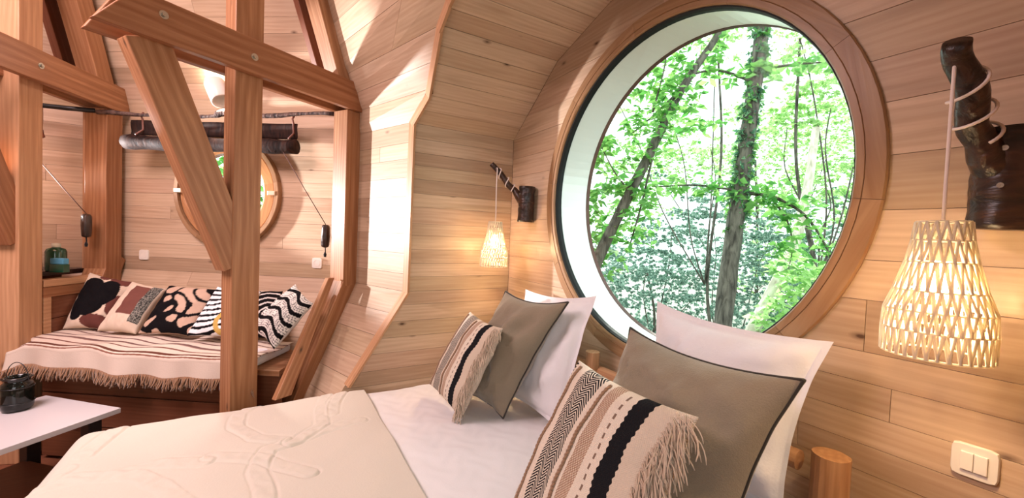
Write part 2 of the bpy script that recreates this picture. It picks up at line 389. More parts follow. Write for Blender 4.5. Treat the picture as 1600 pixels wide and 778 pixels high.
# alcove side wall
def AL(z): return MR(z)
def AR(z): return V(XW, 2.6, z)
lv = levels(-1.525, .69, .092, must=(-.38,))
wa = shell('wall_alcove', AL, AR, lv, INN, ext=(0, .05)); planks(wa, AL, AR, lv, INN, lenm=(1.3, 2.4))
# sloped alcove ceiling facets (planks run towards the window wall)
def facet(name, p0, p1, x0, x1, n):
    ce = MB()
    (y0, z0), (y1, z1) = p0, p1
    def Lf(t): return V(x0+(x1-x0)*t, y0+(y1-y0)*t, z0+(z1-z0)*t)
    def Rf(t): return V(XW, y0+(y1-y0)*t, z0+(z1-z0)*t)
    return Lf, Rf
FAC = [((2.6, .69), (2.43, .826), .757, .80, 2), ((2.43, .826), (2.10, 1.087), .80, .742, 4), ((2.10, 1.087), (1.65, 1.24), .742, .73, 4), ((1.65, 1.24), (.95, 1.24), .73, .73, 6), ((.95, 1.24), (.5, 1.087), .73, .742, 4), ((.5, 1.087), (-.35, .45), .742, .757, 8)]
cb = MB()
inn2 = V(1.1, 1.3, 0)
for p0, p1, x0, x1, n in FAC:
    Lf, Rf = facet('', p0, p1, x0, x1, n); a, b_, c, d = Lf(0), Rf(0), Rf(1), Lf(1); N = (b_-a).cross(d-a).normalized()
    if N.dot(inn2-a) < 0: N = -N
    e_ = (d-a).normalized()*.03; x_ = Vector((.06, 0, 0)); x2_ = Vector((.012, 0, 0)); a, b_, c, d = a-e_+x2_, b_-e_+x_, c+e_+x_, d+e_+x2_
    cb.add([q-N*.02 for q in (a, b_, c, d)]+[q-N*.05 for q in (a, b_, c, d)], [(0, 1, 2, 3), (7, 6, 5, 4), (0, 4, 5, 1), (1, 5, 6, 2), (2, 6, 7, 3), (3, 7, 4, 0)])
ceil = cb.build('ceiling', BACK, M=Matrix.Identity(4)); tag(ceil, kind='structure')
for p0, p1, x0, x1, n in FAC:
    Lf, Rf = facet('', p0, p1, x0, x1, n)
    a = Lf(0); N = (Rf(0)-a).cross(Lf(1)-a).normalized()
    if N.dot(inn2-a) < 0: N = -N
    for k in range(n):
        t0, t1 = k/n+.003, (k+1)/n-.003
        polyprism('plank', [Lf(t0), Rf(t0), Rf(t1), Lf(t1)], Vector((1, 0, 0)), N, .016, PALE, ceil)
# upright and sloping wall between rib and alcove
lvW = levels(-1.525, 1.9, .125, must=(ZF, .69, ZU, 1.08, 1.24))
wm = shell('wall_middle', C1, MR, lvW, INN, ext=(.05, 0)); planks(wm, C1, MR, lvW, INN, lenm=(1.3, 2.4))
# sofa wall with the small round window
W2C = cw(-2.215, 3.222, .31); W2C = C2(.3).lerp(C1(.3), .55); W2C.z = CZ+.255
uS = (C1(0)-C2(0)).normalized(); nS = Vector((uS.y, -uS.x, 0)); nS = nS if nS.dot(INN-C1(0)) > 0 else -nS
lvS = levels(-1.525, 2.0, .105, must=(ZF, ZU))
ws = shell('wall_sofa', C2, C1, lvS, INN, hole=(W2C, .40)); planks(ws, C2, C1, lvS, INN, hole=(W2C, .39), lenm=(1.3, 2.4))
lvL = levels(-1.525, 2.0, .11, must=(ZF, ZU))
wl = shell('wall_left', C3, C2, lvL, INN); planks(wl, C3, C2, lvL, INN, lenm=(1.3, 2.4))
# floor and roof top
fl = MB(); fl.box(V(-1.4, 1.6, -1.525-.03), (1, 0, 0), (0, 1, 0), (0, 0, 1), 4.2, 4.2, .03)
tag(fl.build('floor', BROWN, M=Matrix.Identity(4)), kind='structure')
rf = MB(); rf.box(V(-2.3, .85, 2.02), (1, 0, 0), (0, 1, 0), (0, 0, 1), 3.2, 4.1, .02)
tag(rf.build('ceiling_cap', PALE, M=Matrix.Identity(4)), kind='structure')
# the rest of the room, behind the viewer
def sheet(name, a, b_, z0, z1):
    u = (b_-a).normalized(); n = Vector((u.y, -u.x, 0)); mb = MB(); mb.box(at0((a+b_)/2, (z0+z1)/2), u, Vector((0, 0, 1)), n, (b_-a).length/2+.03, (z1-z0)/2, .02)
    o = mb.build(name, PALE, M=frame(at0(a, z0), u, Vector((0, 0, 1)))); tag(o, kind='structure')
def at0(q, z): return Vector((q.x, q.y, CZ+z))
BP = [C3(0), V(-4.4, 3.2), V(-4.9, .6), V(-3.9, -1.9), V(-1.6, -3.0), V(.74, -2.3), V(.74, -.12), V(1.53, -.12)]
for a, b_ in zip(BP, BP[1:]): sheet('wall_back', a, b_, -1.525, 2.02)
sheet('wall_front', V(.62, 1.75), V(.62, -.2), 1.26, 2.02)
# trim round the alcove mouth
tp = [V(p[0], p[1], z) for z, p in MOUTH[1:8]]
inw = Vector((-.93, -.37, 0))
for k, (a, b_) in enumerate(zip(tp, tp[1:])):
    mb = MB(); u = (b_-a).normalized(); s_ = u.cross(inw).normalized(); s_ = s_ if s_.x > 0 or k > 2 else -s_
    if s_.dot(Vector((1, -.3, -.6))) < 0: s_ = -s_
    nn = u.cross(s_).normalized()
    mb.box((a+b_)/2+s_*.018, u, s_, nn, (b_-a).length/2+.004, .025, .008)
    tag(mb.build('trim_%d' % (k+1), FIRL, M=frame((a+b_)/2, u, s_)), kind='structure')

# ------------------------------------------------------------------ round window
def ring(name, C, ax, prof, m, parent, segs=8, n=6, x=None, pname='frame_segment'):
    x = x or Vector((0, 0, 1))
    for k in range(segs):
        a0 = 2*math.pi*k/segs+.2; a1 = a0+2*math.pi/segs-.0015; am = (a0+a1)/2
        mb = MB(); mb.lathe(C, prof, n, ax, x, a0, a1, close=True)
        y = ax.cross(x); t = -x*math.sin(am)+y*math.cos(am); o_ = C+(x*math.cos(am)+y*math.sin(am))*prof[0][0]
        o = mb.build(pname, m, parent, M=frame(o_, t, ax))
        for p in o.data.polygons: p.use_smooth = False
AX = Vector((-1, 0, 0)); WCf = Vector((1.512, 1.304, WC.z))
win1 = empty('window_1', WCf, kind='structure')
# profile: (radius, height towards the room)
ring('f', WCf, AX, [(.752, -.03), (.752, .010), (.757, .016), (.776, .016), (.778, .013), (.780, .018), (.826, .016), (.830, .010), (.830, -.03)], RING, win1, 10, 8)
mb = MB(); mb.lathe(WCf, [(.7535, .004), (.7535, -.035), (.742, -.035), (.742, -.012), (.7465, .002)], 96, AX, Vector((0, 0, 1)), close=True); mb.build('gasket', RUBBER, win1)
mb = MB(); mb.lathe(WCf, [(0.001, -.022), (.745, -.022)], 96, AX, Vector((0, 0, 1))); mb.build('glass', GLASS, win1)
mb = MB(); mb.lathe(WCf, [(.752, -.036), (.748, -.235), (.775, -.235), (.79, -.036)], 96, AX, Vector((0, 0, 1)), close=True); mb.build('outer_hood', HOOD, win1, smooth=False)
mb = MB(); mb.lathe(WCf, [(.746, -.236), (.746, -.262), (.80, -.262), (.80, -.236)], 96, AX, Vector((0, 0, 1)), close=True); mb.build('hood_rim', RIMD, win1)
# small window
win2 = empty('window_2', W2C, kind='structure')
ring('f', W2C, nS, [(.40, -.03), (.40, .045), (.43, .045), (.435, .04), (.435, -.03)], RING, win2, 8, 6)
ring('s', W2C, nS, [(.295, -.02), (.30, .022), (.315, .03), (.385, .03), (.395, .02), (.395, -.02)], RINGL, win2, 8, 6, pname='sash_segment')
mb = MB(); mb.lathe(W2C, [(.001, -.01), (.298, -.01)], 48, nS, Vector((0, 0, 1))); mb.build('glass', GLASS, win2)
for s in (-1, 1):
    mb = MB(); mb.box(W2C+uS*(s*.385)+nS*.048, uS, Vector((0, 0, 1)), nS, .03, .016, .012); mb.build('latch', BRASS, win2, bevel=.003)

# ------------------------------------------------------------------ timber frame
def timber(name, a, b_, side, wd, dp, m=FIR, label=None, cat=None, parent=None, ends=None, bev=.004, group=None):
    """a->b centre line, side = width direction, wd width along side, dp depth along the third axis; ends=(shear at a, shear at b)"""
    u = (b_-a).normalized(); s = (side-u*side.dot(u)).normalized(); n = u.cross(s).normalized(); mb = MB()
    e0, e1 = ends or (0, 0)
    vs = [p+u*(e*k)+s*(wd/2*j)+n*(dp/2*k) for p, e in ((a, e0), (b_, e1)) for j in (-1, 1) for k in (-1, 1)]
    mb.add(vs, [(0, 1, 3, 2), (4, 6, 7, 5), (0, 4, 5, 1), (2, 3, 7, 6), (0, 2, 6, 4), (1, 5, 7, 3)])
    o = mb.build(name, m, parent, M=frame(a, u, s), bevel=bev); return tag(o, label, cat, group)
t1 = Vector((-d1.y, d1.x, 0)); t1 = t1 if t1.dot(cd2(.88, -.47)) > 0 else -t1
t2 = Vector((-d2.y, d2.x, 0)); t2 = t2 if t2.dot(cd2(.98, .18)) > 0 else -t2
P5 = cw(-1.196, 2.983); P1 = cw(-3.14, 3.166)
P3 = P5+d1*.727; P0 = P1+d2*.60-t2*.045
def at(p, zr): return Vector((p.x, p.y, CZ+zr))
zB, zT = .835, 1.025
timber('post', at(P5, -.40), at(P5, zB-.002), t1, .14, .16, label='upright timber post at right end of the sofa, dark cord toggle on it', cat='post')
timber('post', at(P1, -1.5), at(P1, zB-.002), t2, .14, .16, label='upright timber post in the far left corner behind the sofa', cat='post')
timber('post', at(P3, -1.525), at(P3, 1.75), t1, .105, .15, label='thick freestanding timber post in front of the sofa, joined by a slanting brace', cat='post')
timber('post', at(P0, -1.525), at(P0, 1.75), t2, .13, .155, m=FIRL, label='pale freestanding timber post at the left edge beside the sofa end', cat='post')
# extra lath beside the sofa-end post
timber('post_lath', at(P5-t1*.085-d1*.05, -.5), at(P5-t1*.085-d1*.05, zB-.002), t1, .026, .06, m=FIRL, label='narrow pale lath fixed beside the right sofa post', cat='lath')
timber('post_lath', at(P1-t2*.092-d2*.0, -.45), at(P1-t2*.092-d2*.0, zB-.002), t2, .04, .08, m=FIR, label='narrow reddish lath on left side of far left corner post', cat='lath')
def beam(pa, dd, tt, l0, l1, lab, bolts):
    for s, lb in ((1, lab[0]), (-1, lab[1])):
        c = .079*s
        o = timber('beam', at(pa+tt*c+dd*l0, (zB+zT)/2), at(pa+tt*c+dd*l1, (zB+zT)/2), tt, .046, zT-zB, label=lb, cat='beam', ends=(0, -.07 if s > 0 else -.05))
        if s > 0:
            for tl, zz in bolts:
                q = at(pa+tt*(c+.023)+dd*tl, zz); mb = MB()
                mb.lathe(q, [(.001, .003), (.019, .003), (.019, 0)], 20, tt, Vector((0, 0, 1)))
                mb.lathe(q, [(.001, .012), (.010, .012), (.010, .003)], 6, tt, Vector((0, 0, 1)))
                mb.build('bolt', STEEL, o)
beam(P5, d1, t1, -.10, 1.31, ('long front beam with two steel bolts running over the freestanding post', 'rear twin of the bolted beam, hidden behind it, dark shadowed side'), [(.73, .925), (1.14, .955)])
beam(P1, d2, t2, -.10, 1.30, ('bolted beam at upper left running to the far corner post', 'rear twin beam behind the upper left bolted beam'), [(.64, .93)])
# braces
def brace(P, d, t, z0, l, lab):
    a = at(P+d*.03, z0); b_ = at(P+d*(.03+l), zB+.02)
    timber('brace', a, b_, t, .095, .172, label=lab, cat='brace', m=FIR)
brace(P3, d1, t1, -.22, .42, 'wide slanting brace rising from freestanding post to bolted beam end')
brace(P0, d2, t2, -.14, .42, 'slanting brace left of the pale freestanding post')
# ribs: lower and upper inclined members
def rib(P, d, t, lab):
    k = math.tan(R(27)); a = at(P-d*.055, -.27); b_ = at(P+d*((1.5-.38)*k-.02), -1.50)
    timber('lower_rib', a, b_, t, .14, .16, label=lab[0], cat='rib')
    k = math.tan(R(20.5)); a = at(P, zT-.02)+d*.06; b_ = at(P+d*((1.95-.86)*k+.03), 1.95)
    timber('rafter', a, b_, t, .12, .15, label=lab[1], cat='rafter')
    a = at(P-t*.17, zT-.02)+d*.05; b_ = at(P-t*.17+d*((1.95-.86)*k+.03), 1.95)
    timber('rafter', a, b_, t, .05, .12, label=lab[2], cat='rafter', m=BROWN)  # dark brown stands in for the shaded side of this second rafter
rib(P5, d1, t1, ('inclined lower timber sloping to the floor below the right sofa post', 'inclined rafter rising above the right sofa post beside the sunlit wall', 'thin shade-darkened rafter just left of the thick rafter above the right sofa post'))
rib(P1, d2, t2, ('inclined lower timber under the far left corner post', 'thick inclined rafter rising above the far left corner post', 'thin shade-darkened rafter just left of the thick rafter at upper left'))

# ------------------------------------------------------------------ bed
ZB = -.975; BX0, BX1, BY0, BY1 = -.72, 1.44, .62, 2.575
bed = empty('bed', V(.35, 1.6, -1.525), 'low double bed filling the alcove beneath the big round window', 'bed')
mb = MB(); mb.box(V((BX0+BX1)/2, (BY0+BY1)/2, ZB-.16), (1, 0, 0), (0, 1, 0), (0, 0, 1), (BX1-BX0)/2-.03, (BY1-BY0)/2-.02, .13); mb.build('mattress', WHITE, bed, bevel=.03)
mb = MB(); mb.box(V((BX0+BX1)/2, (BY0+BY1)/2, ZB-.36), (1, 0, 0), (0, 1, 0), (0, 0, 1), (BX1-BX0)/2-.06, (BY1-BY0)/2-.04, .07); mb.build('frame', BROWN, bed, M=Matrix.Translation(V(0, 0, 0)))
def logm(name, a, b_, r, parent):
    n = 14; pts = [a.lerp(b_, i/n) for i in range(n+1)]
    mb = MB(); mb.tube(pts, [r*(1+.04*noise.noise(p*5)) for p in pts], 18, bump=.06)
    return mb.build(name, LOGW, parent, M=frame(a, b_-a), smooth=False)
hp = onX(1305, 735, 1.42)
logm('headboard_post', V(1.42, .535, -1.52), V(1.42, .535, -.60), .047, bed)
logm('headboard_post', V(1.42, 2.50, -1.52), V(1.42, 2.50, -.60), .047, bed)
logm('headboard_rail', V(1.43, .62, -.66), V(1.43, 2.44, -.66), .030, bed)
logm('headboard_post', V(1.40, 1.545, -1.52), V(1.40, 1.545, -.56), .034, bed)
# quilted surfaces
def seg_d(px, py, a, b_):
    ax, ay = a; bx, by = b_; dx, dy = bx-ax, by-ay; t = np.clip(((px-ax)*dx+(py-ay)*dy)/(dx*dx+dy*dy), 0, 1)
    return np.hypot(px-ax-t*dx, py-ay-t*dy)
RIDG = []
def polypx(pts): q = [onZ(x, y, ZB+.01) for x, y in pts]; return [(p.x, p.y) for p in q]
BANDS = [polypx(p) for p in ([(405, 628), (375, 650), (372, 672), (395, 690), (440, 690)], [(510, 616), (505, 640), (500, 668), (460, 690), (420, 705), (405, 740), (410, 790)],
         [(560, 662), (500, 676), (455, 692)], [(0, 778), (120, 752), (215, 745), (260, 760), (290, 800)], [(85, 750), (150, 748), (240, 728), (320, 728)], [(20, 775), (60, 755), (100, 735)], [(135, 712), (165, 685), (190, 662)],
         [(530, 618), (520, 650)], [(330, 720), (420, 720), (480, 740)])]
def fabric_sheet(name, x0, x1, y0, y1, zt, m, parent, drop, nx, ny, relief, label, cat, thick=.012, wav=.004):
    xs = np.linspace(x0-drop[0], x1+drop[1], nx); ys = np.linspace(y0-drop[2], y1+drop[3], ny)
    X, Y = np.meshgrid(xs, ys, indexing='ij'); Z = np.full_like(X, zt)
    Z += relief(X, Y)
    r = .07
    def fold(A, lo, hi, dlo, dhi):
        nonlocal Z
        B = A.copy()
        if dhi > 0:
            e = np.clip(A-(hi-r), 0, None); ang = np.clip(e/r, 0, math.pi/2); over = np.clip(e-r*math.pi/2, 0, None)
            B = np.where(e > 0, hi-r+r*np.sin(ang), B); Z -= r*(1-np.cos(ang))+over
        if dlo > 0:
            e = np.clip((lo+r)-A, 0, None); ang = np.clip(e/r, 0, math.pi/2); over = np.clip(e-r*math.pi/2, 0, None)
            B = np.where(e > 0, lo+r-r*np.sin(ang), B); Z -= r*(1-np.cos(ang))+over
            B -= np.where(over > 0, over*.10+.012*np.sin(Y*9)*np.clip(over*5, 0, 1), 0)
        return B
    X2 = fold(X, x0, x1, drop[0], drop[1]); Y2 = fold(Y, y0, y1, drop[2], drop[3])
    V_ = np.stack([X2, Y2, Z+CZ], -1).reshape(-1, 3)
    i, j = np.meshgrid(np.arange(nx-1), np.arange(ny-1), indexing='ij'); a = (i*ny+j).ravel()
    F_ = np.stack([a, a+ny, a+ny+1, a+1], -1)
    o = mesh(name, V_.tolist(), F_.tolist(), m, parent, M=Matrix.Translation(V((x0+x1)/2, (y0+y1)/2, zt)), smooth=True)
    so = o.modifiers.new('solid', 'SOLIDIFY'); so.thickness = thick; so.offset = -1
    return tag(o, label, cat)
def nz(X, Y, s, seed=0):
    return (np.sin(X*s*1.3+seed+np.sin(Y*s*.9))*np.sin(Y*s*1.1+seed*2+np.sin(X*s*.7)))
def rel_spread(X, Y):
    Z = .006*nz(X, Y, 5)+.003*nz(X, Y, 13, 2)
    for bnd in BANDS:
        D = np.full_like(X, 9.)
        for a, b_ in zip(bnd, bnd[1:]): D = np.minimum(D, seg_d(X+.01*np.sin(Y*14), Y+.01*np.sin(X*13), a, b_))
        Z += .0038*np.clip((.034-D)/.006, 0, 1)*(1+.5*nz(X, Y, 60))
        Z -= .0085*np.exp(-((D-.040)/.0042)**2)*np.clip(.6+.8*nz(X, Y, 3.1, 1), 0, 1)
    foot = np.clip((X+.2)/-.5, 0, 1)
    return Z - .012*foot
def rel_duvet(X, Y): return .005*nz(X, Y, 4, 1)+.0022*nz(X, Y, 17, 4)+.0012*nz(X, Y, 45, 1)
fabric_sheet('duvet', .30, BX1+.0, BY0, BY1, ZB+.004, DUVETM, None, (0, 0, .25, .05), 260, 260, rel_duvet, 'smooth white duvet on the upper half of the bed below the pillows', 'duvet')
fabric_sheet('bedspread', BX0-.02, .505, BY0-.01, BY1+.012, ZB+.022, SPREADM, None, (.42, 0, .28, .10), 420, 460, rel_spread, 'cream bedspread with tufted curving ridges over the foot of the bed', 'bedspread', .014)

# ------------------------------------------------------------------ pillows
def pillow(name, TL, TR, BR, th, m, label, cat, group=None, n=34, pinch=.035, border=0, colfn=None, piping=None, wr=.006, power=.42, seed=0, BL=None, mats=None):
    BL = BL or TL+BR-TR; c = (TL+TR+BR+BL)/4
    U = (TR-TL+BR-BL).normalized(); Vv = (TL-BL+TR-BR).normalized(); N = U.cross(Vv).normalized()
    if N.dot(V(0, 0, 0)-c) < 0: N = -N
    u = np.linspace(0, 1, n+1); vs = []; uv = []; cl = []; fs = []
    for s in (1, -1):
        for j in range(n+1):
            for i in range(n+1):
                # denser near the border
                a = .5-.5*math.cos(math.pi*i/n); b_ = .5-.5*math.cos(math.pi*j/n)
                x = 2*a-1; y = 2*b_-1
                aa = a-x*pinch*(1-y*y)**1.0; bb = b_-y*pinch*(1-x*x)**1.0
                p = BL.lerp(BR, aa).lerp(TL.lerp(TR, aa), bb)
                k = 1-border*2
                xx = min(1, abs(x)/k) if border else abs(x); yy = min(1, abs(y)/k) if border else abs(y)
                h = (max(0, 1-xx**2.2)*max(0, 1-yy**2.2))**power*th/2
                edge = min(1, 3*(1-abs(x))*1.0)*min(1, 3*(1-abs(y)))
                w_ = wr*(noise.noise(Vector((x*2.6+seed, y*2.6, s*3)))+.5*noise.noise(Vector((x*7+seed, y*5, s)))+.8*abs(noise.noise(Vector(((x-y)*1.5+seed, (x+y)*6, 2)))))*edge
                p = p+N*(s*(h+w_)) + (N*.008*noise.noise(Vector((x*3+seed, y*3, 9))))
                vs.append(p); uv.append((a, b_))
                if colfn: cl.append(colfn(a, b_) if s > 0 else colfn(-1, -1))
    m1 = (n+1)*(n+1)
    for j in range(n):
        for i in range(n):
            a = j*(n+1)+i; fs.append((a, a+1, a+n+2, a+n+1)); fs.append((m1+a, m1+a+n+1, m1+a+n+2, m1+a+1))
    nn = (vs[1]-vs[0]).cross(vs[n+1]-vs[0])
    if nn.dot(N) < 0: fs = [tuple(reversed(f)) for f in fs]
    o = mesh(name, vs, fs, m, None, M=frame(c, U, Vv), smooth=True, uv=uv, col=cl or None)
    tag(o, label, cat, group)
    rim = [vs[i] for i in range(n+1)]+[vs[j*(n+1)+n] for j in range(1, n+1)]+[vs[n*(n+1)+i] for i in range(n-1, -1, -1)]+[vs[j*(n+1)] for j in range(n-1, -1, -1)]
    if piping:
        mb = MB(); mb.tube(rim, piping[1], 6, cap=False); mb.build('piping', piping[0], o, smooth=True)
    o_ = dict(obj=o, BL=BL, BR=BR, TL=TL, TR=TR, U=U, V=Vv, N=N, vs=vs, n=n, c=c)
    return o_
def surf(P, a, b_):       # point on the front of a pillow
    n = P['n']; fi = math.acos(1-2*min(max(a, 0), 1))/math.pi*n; fj = math.acos(1-2*min(max(b_, 0), 1))/math.pi*n
    i = min(int(fi), n-1); j = min(int(fj), n-1); fx, fy = fi-i, fj-j; vs = P['vs']; q = lambda i, j: vs[j*(n+1)+i]
    return q(i, j).lerp(q(i+1, j), fx).lerp(q(i, j+1).lerp(q(i+1, j+1), fx), fy)
# white pillows
def px(x, y, X): return onX(x, y, X)
pillow('pillow', px(1027, 470, 1.36), px(1303, 534, 1.36), px(1222, 800, 1.24), .20, WHITE, 'large white pillow leaning on the round window, behind the near taupe cushion', 'pillow', 'white bed pillows', border=.04, pinch=.05, power=.55, wr=.028, seed=1, BL=V(1.24, 1.12, -.93))
pillow('pillow', V(1.37, 2.14, -.325), px(932, 462, 1.35), V(1.24, 1.56, -.955), .14, WHITE, 'white pillow at the far side of the bed, behind the upright taupe cushion', 'pillow', 'white bed pillows', border=.035, pinch=.045, power=.55, wr=.024, seed=5, BL=V(1.24, 2.16, -.955))
# taupe cushions
pillow('cushion', px(985, 512, 1.20), px(1257, 594, 1.17), V(1.02, .60, -.90), .30, TAUPE, 'large taupe linen cushion lying against the near white pillow', 'cushion', 'taupe linen cushions', wr=.04, pinch=.06, power=.62, seed=9, piping=(TAUPED, .005), BL=V(1.05, 1.22, -.93))
pillow('cushion', px(790, 455, 1.16), px(888, 472, 1.24), V(1.07, 1.84, -.955), .24, TAUPE, 'upright taupe linen cushion with dark piping at far side of bed', 'cushion', 'taupe linen cushions', wr=.03, pinch=.055, power=.6, seed=13, piping=(TAUPED, .005), BL=V(1.0, 2.28, -.955))
# striped fringed cushions
def stripem():
    m, nt, b = mat('striped_weave', .9, spec=.1); L = nt.links; uvn = nd(nt, 'ShaderNodeUVMap'); sp = nd(nt, 'ShaderNodeSeparateXYZ'); L.new(uvn.outputs[0], sp.inputs[0])
    U, Vc = sp.outputs[0], sp.outputs[1]
    cream = (.78, .69, .57); tan = (.50, .38, .27); br = (.33, .22, .15); blk = (.012, .012, .014)
    def step(x, e): return mth(nt, 'GREATER_THAN', x, e)
    def band(a, b_): return mth(nt, 'MULTIPLY', step(U, a), mth(nt, 'LESS_THAN', U, b_))
    # weave grain
    wx = mth(nt, 'SINE', mth(nt, 'MULTIPLY', U, 520.)); wy = mth(nt, 'SINE', mth(nt, 'MULTIPLY', Vc, 520.)); wv = mth(nt, 'MULTIPLY', wx, wy)
    c = mix(nt, mth(nt, 'MULTIPLY', mth(nt, 'ADD', wv, 1), .16), cream, (.45, .36, .27))
    # herringbone band
    a0, a1 = .17, .37
    zz = mth(nt, 'MULTIPLY', mth(nt, 'SUBTRACT', U, a0), 4/(a1-a0)*.5)
    tri = mth(nt, 'ABSOLUTE', mth(nt, 'SUBTRACT', mth(nt, 'FRACT', zz), .5))
    st = mth(nt, 'FRACT', mth(nt, 'ADD', mth(nt, 'MULTIPLY', Vc, 46.), mth(nt, 'MULTIPLY', tri, 4.6)))
    c = mix(nt, mth(nt, 'MULTIPLY', band(a0, a1), mth(nt, 'GREATER_THAN', st, .42)), c, blk)
    # tan checked weave
    chk = mth(nt, 'GREATER_THAN', mth(nt, 'MULTIPLY', mth(nt, 'SINE', mth(nt, 'MULTIPLY', U, 430.)), mth(nt, 'SINE', mth(nt, 'MULTIPLY', Vc, 340.))), .12)
    c = mix(nt, band(.47, .555), c, mix(nt, chk, (.34, .21, .14), (.66, .53, .40)))
    # dashes
    ds = mth(nt, 'MULTIPLY', band(.613, .628), mth(nt, 'LESS_THAN', mth(nt, 'FRACT', mth(nt, 'MULTIPLY', Vc, 17.)), .55))
    c = mix(nt, ds, c, (.22, .15, .11))
    wob = mth(nt, 'MULTIPLY', mth(nt, 'SINE', mth(nt, 'MULTIPLY', Vc, 170.)), .004)
    Uw = mth(nt, 'ADD', U, wob)
    c = mix(nt, mth(nt, 'MULTIPLY', step(Uw, .68), mth(nt, 'LESS_THAN', Uw, .79)), c, blk)
    c = mix(nt, mth(nt, 'MULTIPLY', step(Uw, .79), .45), c, tan)
    pp = mth(nt, 'MULTIPLY', mth(nt, 'LESS_THAN', U, .03), mth(nt, 'LESS_THAN', mth(nt, 'FRACT', mth(nt, 'MULTIPLY', Vc, 40.)), .5))
    c = mix(nt, pp, c, blk)
    L.new(c, b.inputs['Base Color']); bp = nd(nt, 'ShaderNodeBump'); bp.inputs['Strength'].default_value = .5; bp.inputs['Distance'].default_value = .002; L.new(wv, bp.inputs['Height']); L.new(bp.outputs[0], b.inputs['Normal'])
    return m
STRIPE = stripem()
def fringe_cushion(TL, TR, BR, BL, th, label, seed, fl=.055, nst=190):
    P = pillow('fringed_cushion', TL, TR, BR, th, STRIPE, label, 'cushion', 'striped fringed cushions', wr=.005, seed=seed, BL=BL, n=44, pinch=.03)
    o = P['obj']; rnd = random.Random(seed)
    for a in (.085, .435):
        for ph in (0, math.pi):
            mb = MB(); pts = []
            for k in range(121):
                t = k/120; q = surf(P, a+.006*math.sin(k*1.05+ph), .02+.96*t); pts.append(q+P['N']*(.003+.002*math.cos(k*1.05+ph)))
            mb.tube(pts, .0042, 5); mb.build('braid', BRAIDM, o, smooth=True)
    mb = MB()
    for k in range(nst):
        t = rnd.random(); q = surf(P, .90+rnd.random()*.09, .01+.98*t)+P['N']*.002
        d = (P['U']*rnd.uniform(.5, 1.0)+P['N']*rnd.uniform(.1, .6)+P['V']*rnd.uniform(-.7, .1)); L_ = fl*rnd.uniform(.6, 1.25); pts = [q]; v = d.normalized()
        for i in range(6):
            v = (v+Vector((0, 0, -1))*.34+Vector((rnd.uniform(-.3, .3), rnd.uniform(-.3, .3), rnd.uniform(-.2, .2)))).normalized(); pts.append(pts[-1]+v*L_/6)
        mb.tube(pts, [.0019]*6+[.0012], 4)
    f = mb.build('fringe', FRINGEM, o, smooth=True); f['kind'] = 'stuff'
    return P
fringe_cushion(px(905, 563, .97), px(1092, 652, .95), V(.70, .66, -.93), V(.76, 1.22, -.95), .15, 'near striped cushion with herringbone band and fringe on the right', 21, .085, 620)
fringe_cushion(px(735, 487, 1.02), px(786, 513, 1.0), V(.87, 1.93, -.955), V(.84, 2.33, -.90), .13, 'far small striped cushion with fringe leaning on upright taupe cushion', 33, .055, 480)

# ------------------------------------------------------------------ branch wall lamps
def shade_mesh(lamp, C, s=1.0):
    """C: centre of the top ring"""
    prof = [(.0425, 0), (.047, -.041), (.056, -.088), (.0725, -.150), (.0865, -.193), (.089, -.235), (.0885, -.290)]
    def rr(h):
        for (r0, h0), (r1, h1) in zip(prof, prof[1:]):
            if h1 <= h <= h0: return r0+(r1-r0)*(h-h0)/(h1-h0)
        return prof[-1][0]
    for r, h in prof:
        mb = MB(); pts = [C+Vector((math.cos(2*math.pi*k/48)*r, math.sin(2*math.pi*k/48)*r, h+.0006*math.sin(k*3))) for k in range(49)]
        mb.tube(pts, .0024, 6, cap=False); mb.build('shade_ring', TWINE, lamp, smooth=True)
    rnd = random.Random(3)
    mb = MB()
    for (r0, h0), (r1, h1) in zip(prof, prof[1:]):
        n = max(18, int(34*r1/.0885))
        for k in range(n):
            a0 = 2*math.pi*k/n; a1 = 2*math.pi*(k+.5)/n; a2 = 2*math.pi*(k+1)/n
            for (x0, x1) in ((a0, a1), (a2-.02, a1+.02), (a0+.03, a1+.03), (a2+.015, a1-.01)):
                x0 += rnd.uniform(-.02, .02); x1 += rnd.uniform(-.02, .02)
                pts = []
                for q in range(3):
                    t = q/2; a = x0+(x1-x0)*t; r = r0+(r1-r0)*t+.0012; pts.append(C+Vector((math.cos(a)*r, math.sin(a)*r, h0+(h1-h0)*t)))
                mb.tube(pts, .0024, 4, cap=False)
    o = mb.build('shade', TWINE, lamp, smooth=True)
    # bulb and holder
    mb = MB(); mb.lathe(C+Vector((0, 0, -.115)), [(.0005, -.055), (.014, -.052), (.025, -.038), (.029, -.018), (.026, .002), (.016, .022), (.013, .035)], 20); mb.build('bulb', BULB, lamp, smooth=True)
    mb = MB(); mb.lathe(C+Vector((0, 0, -.075)), [(.0005, .03), (.014, .03), (.018, .02), (.018, -.01), (.0005, -.01)], 16); mb.build('lamp_holder', WHITEP, lamp)
    light('lamp_glow', 'POINT', C+Vector((0, 0, -.185)), None, 9, (1, .68, .36), .02)
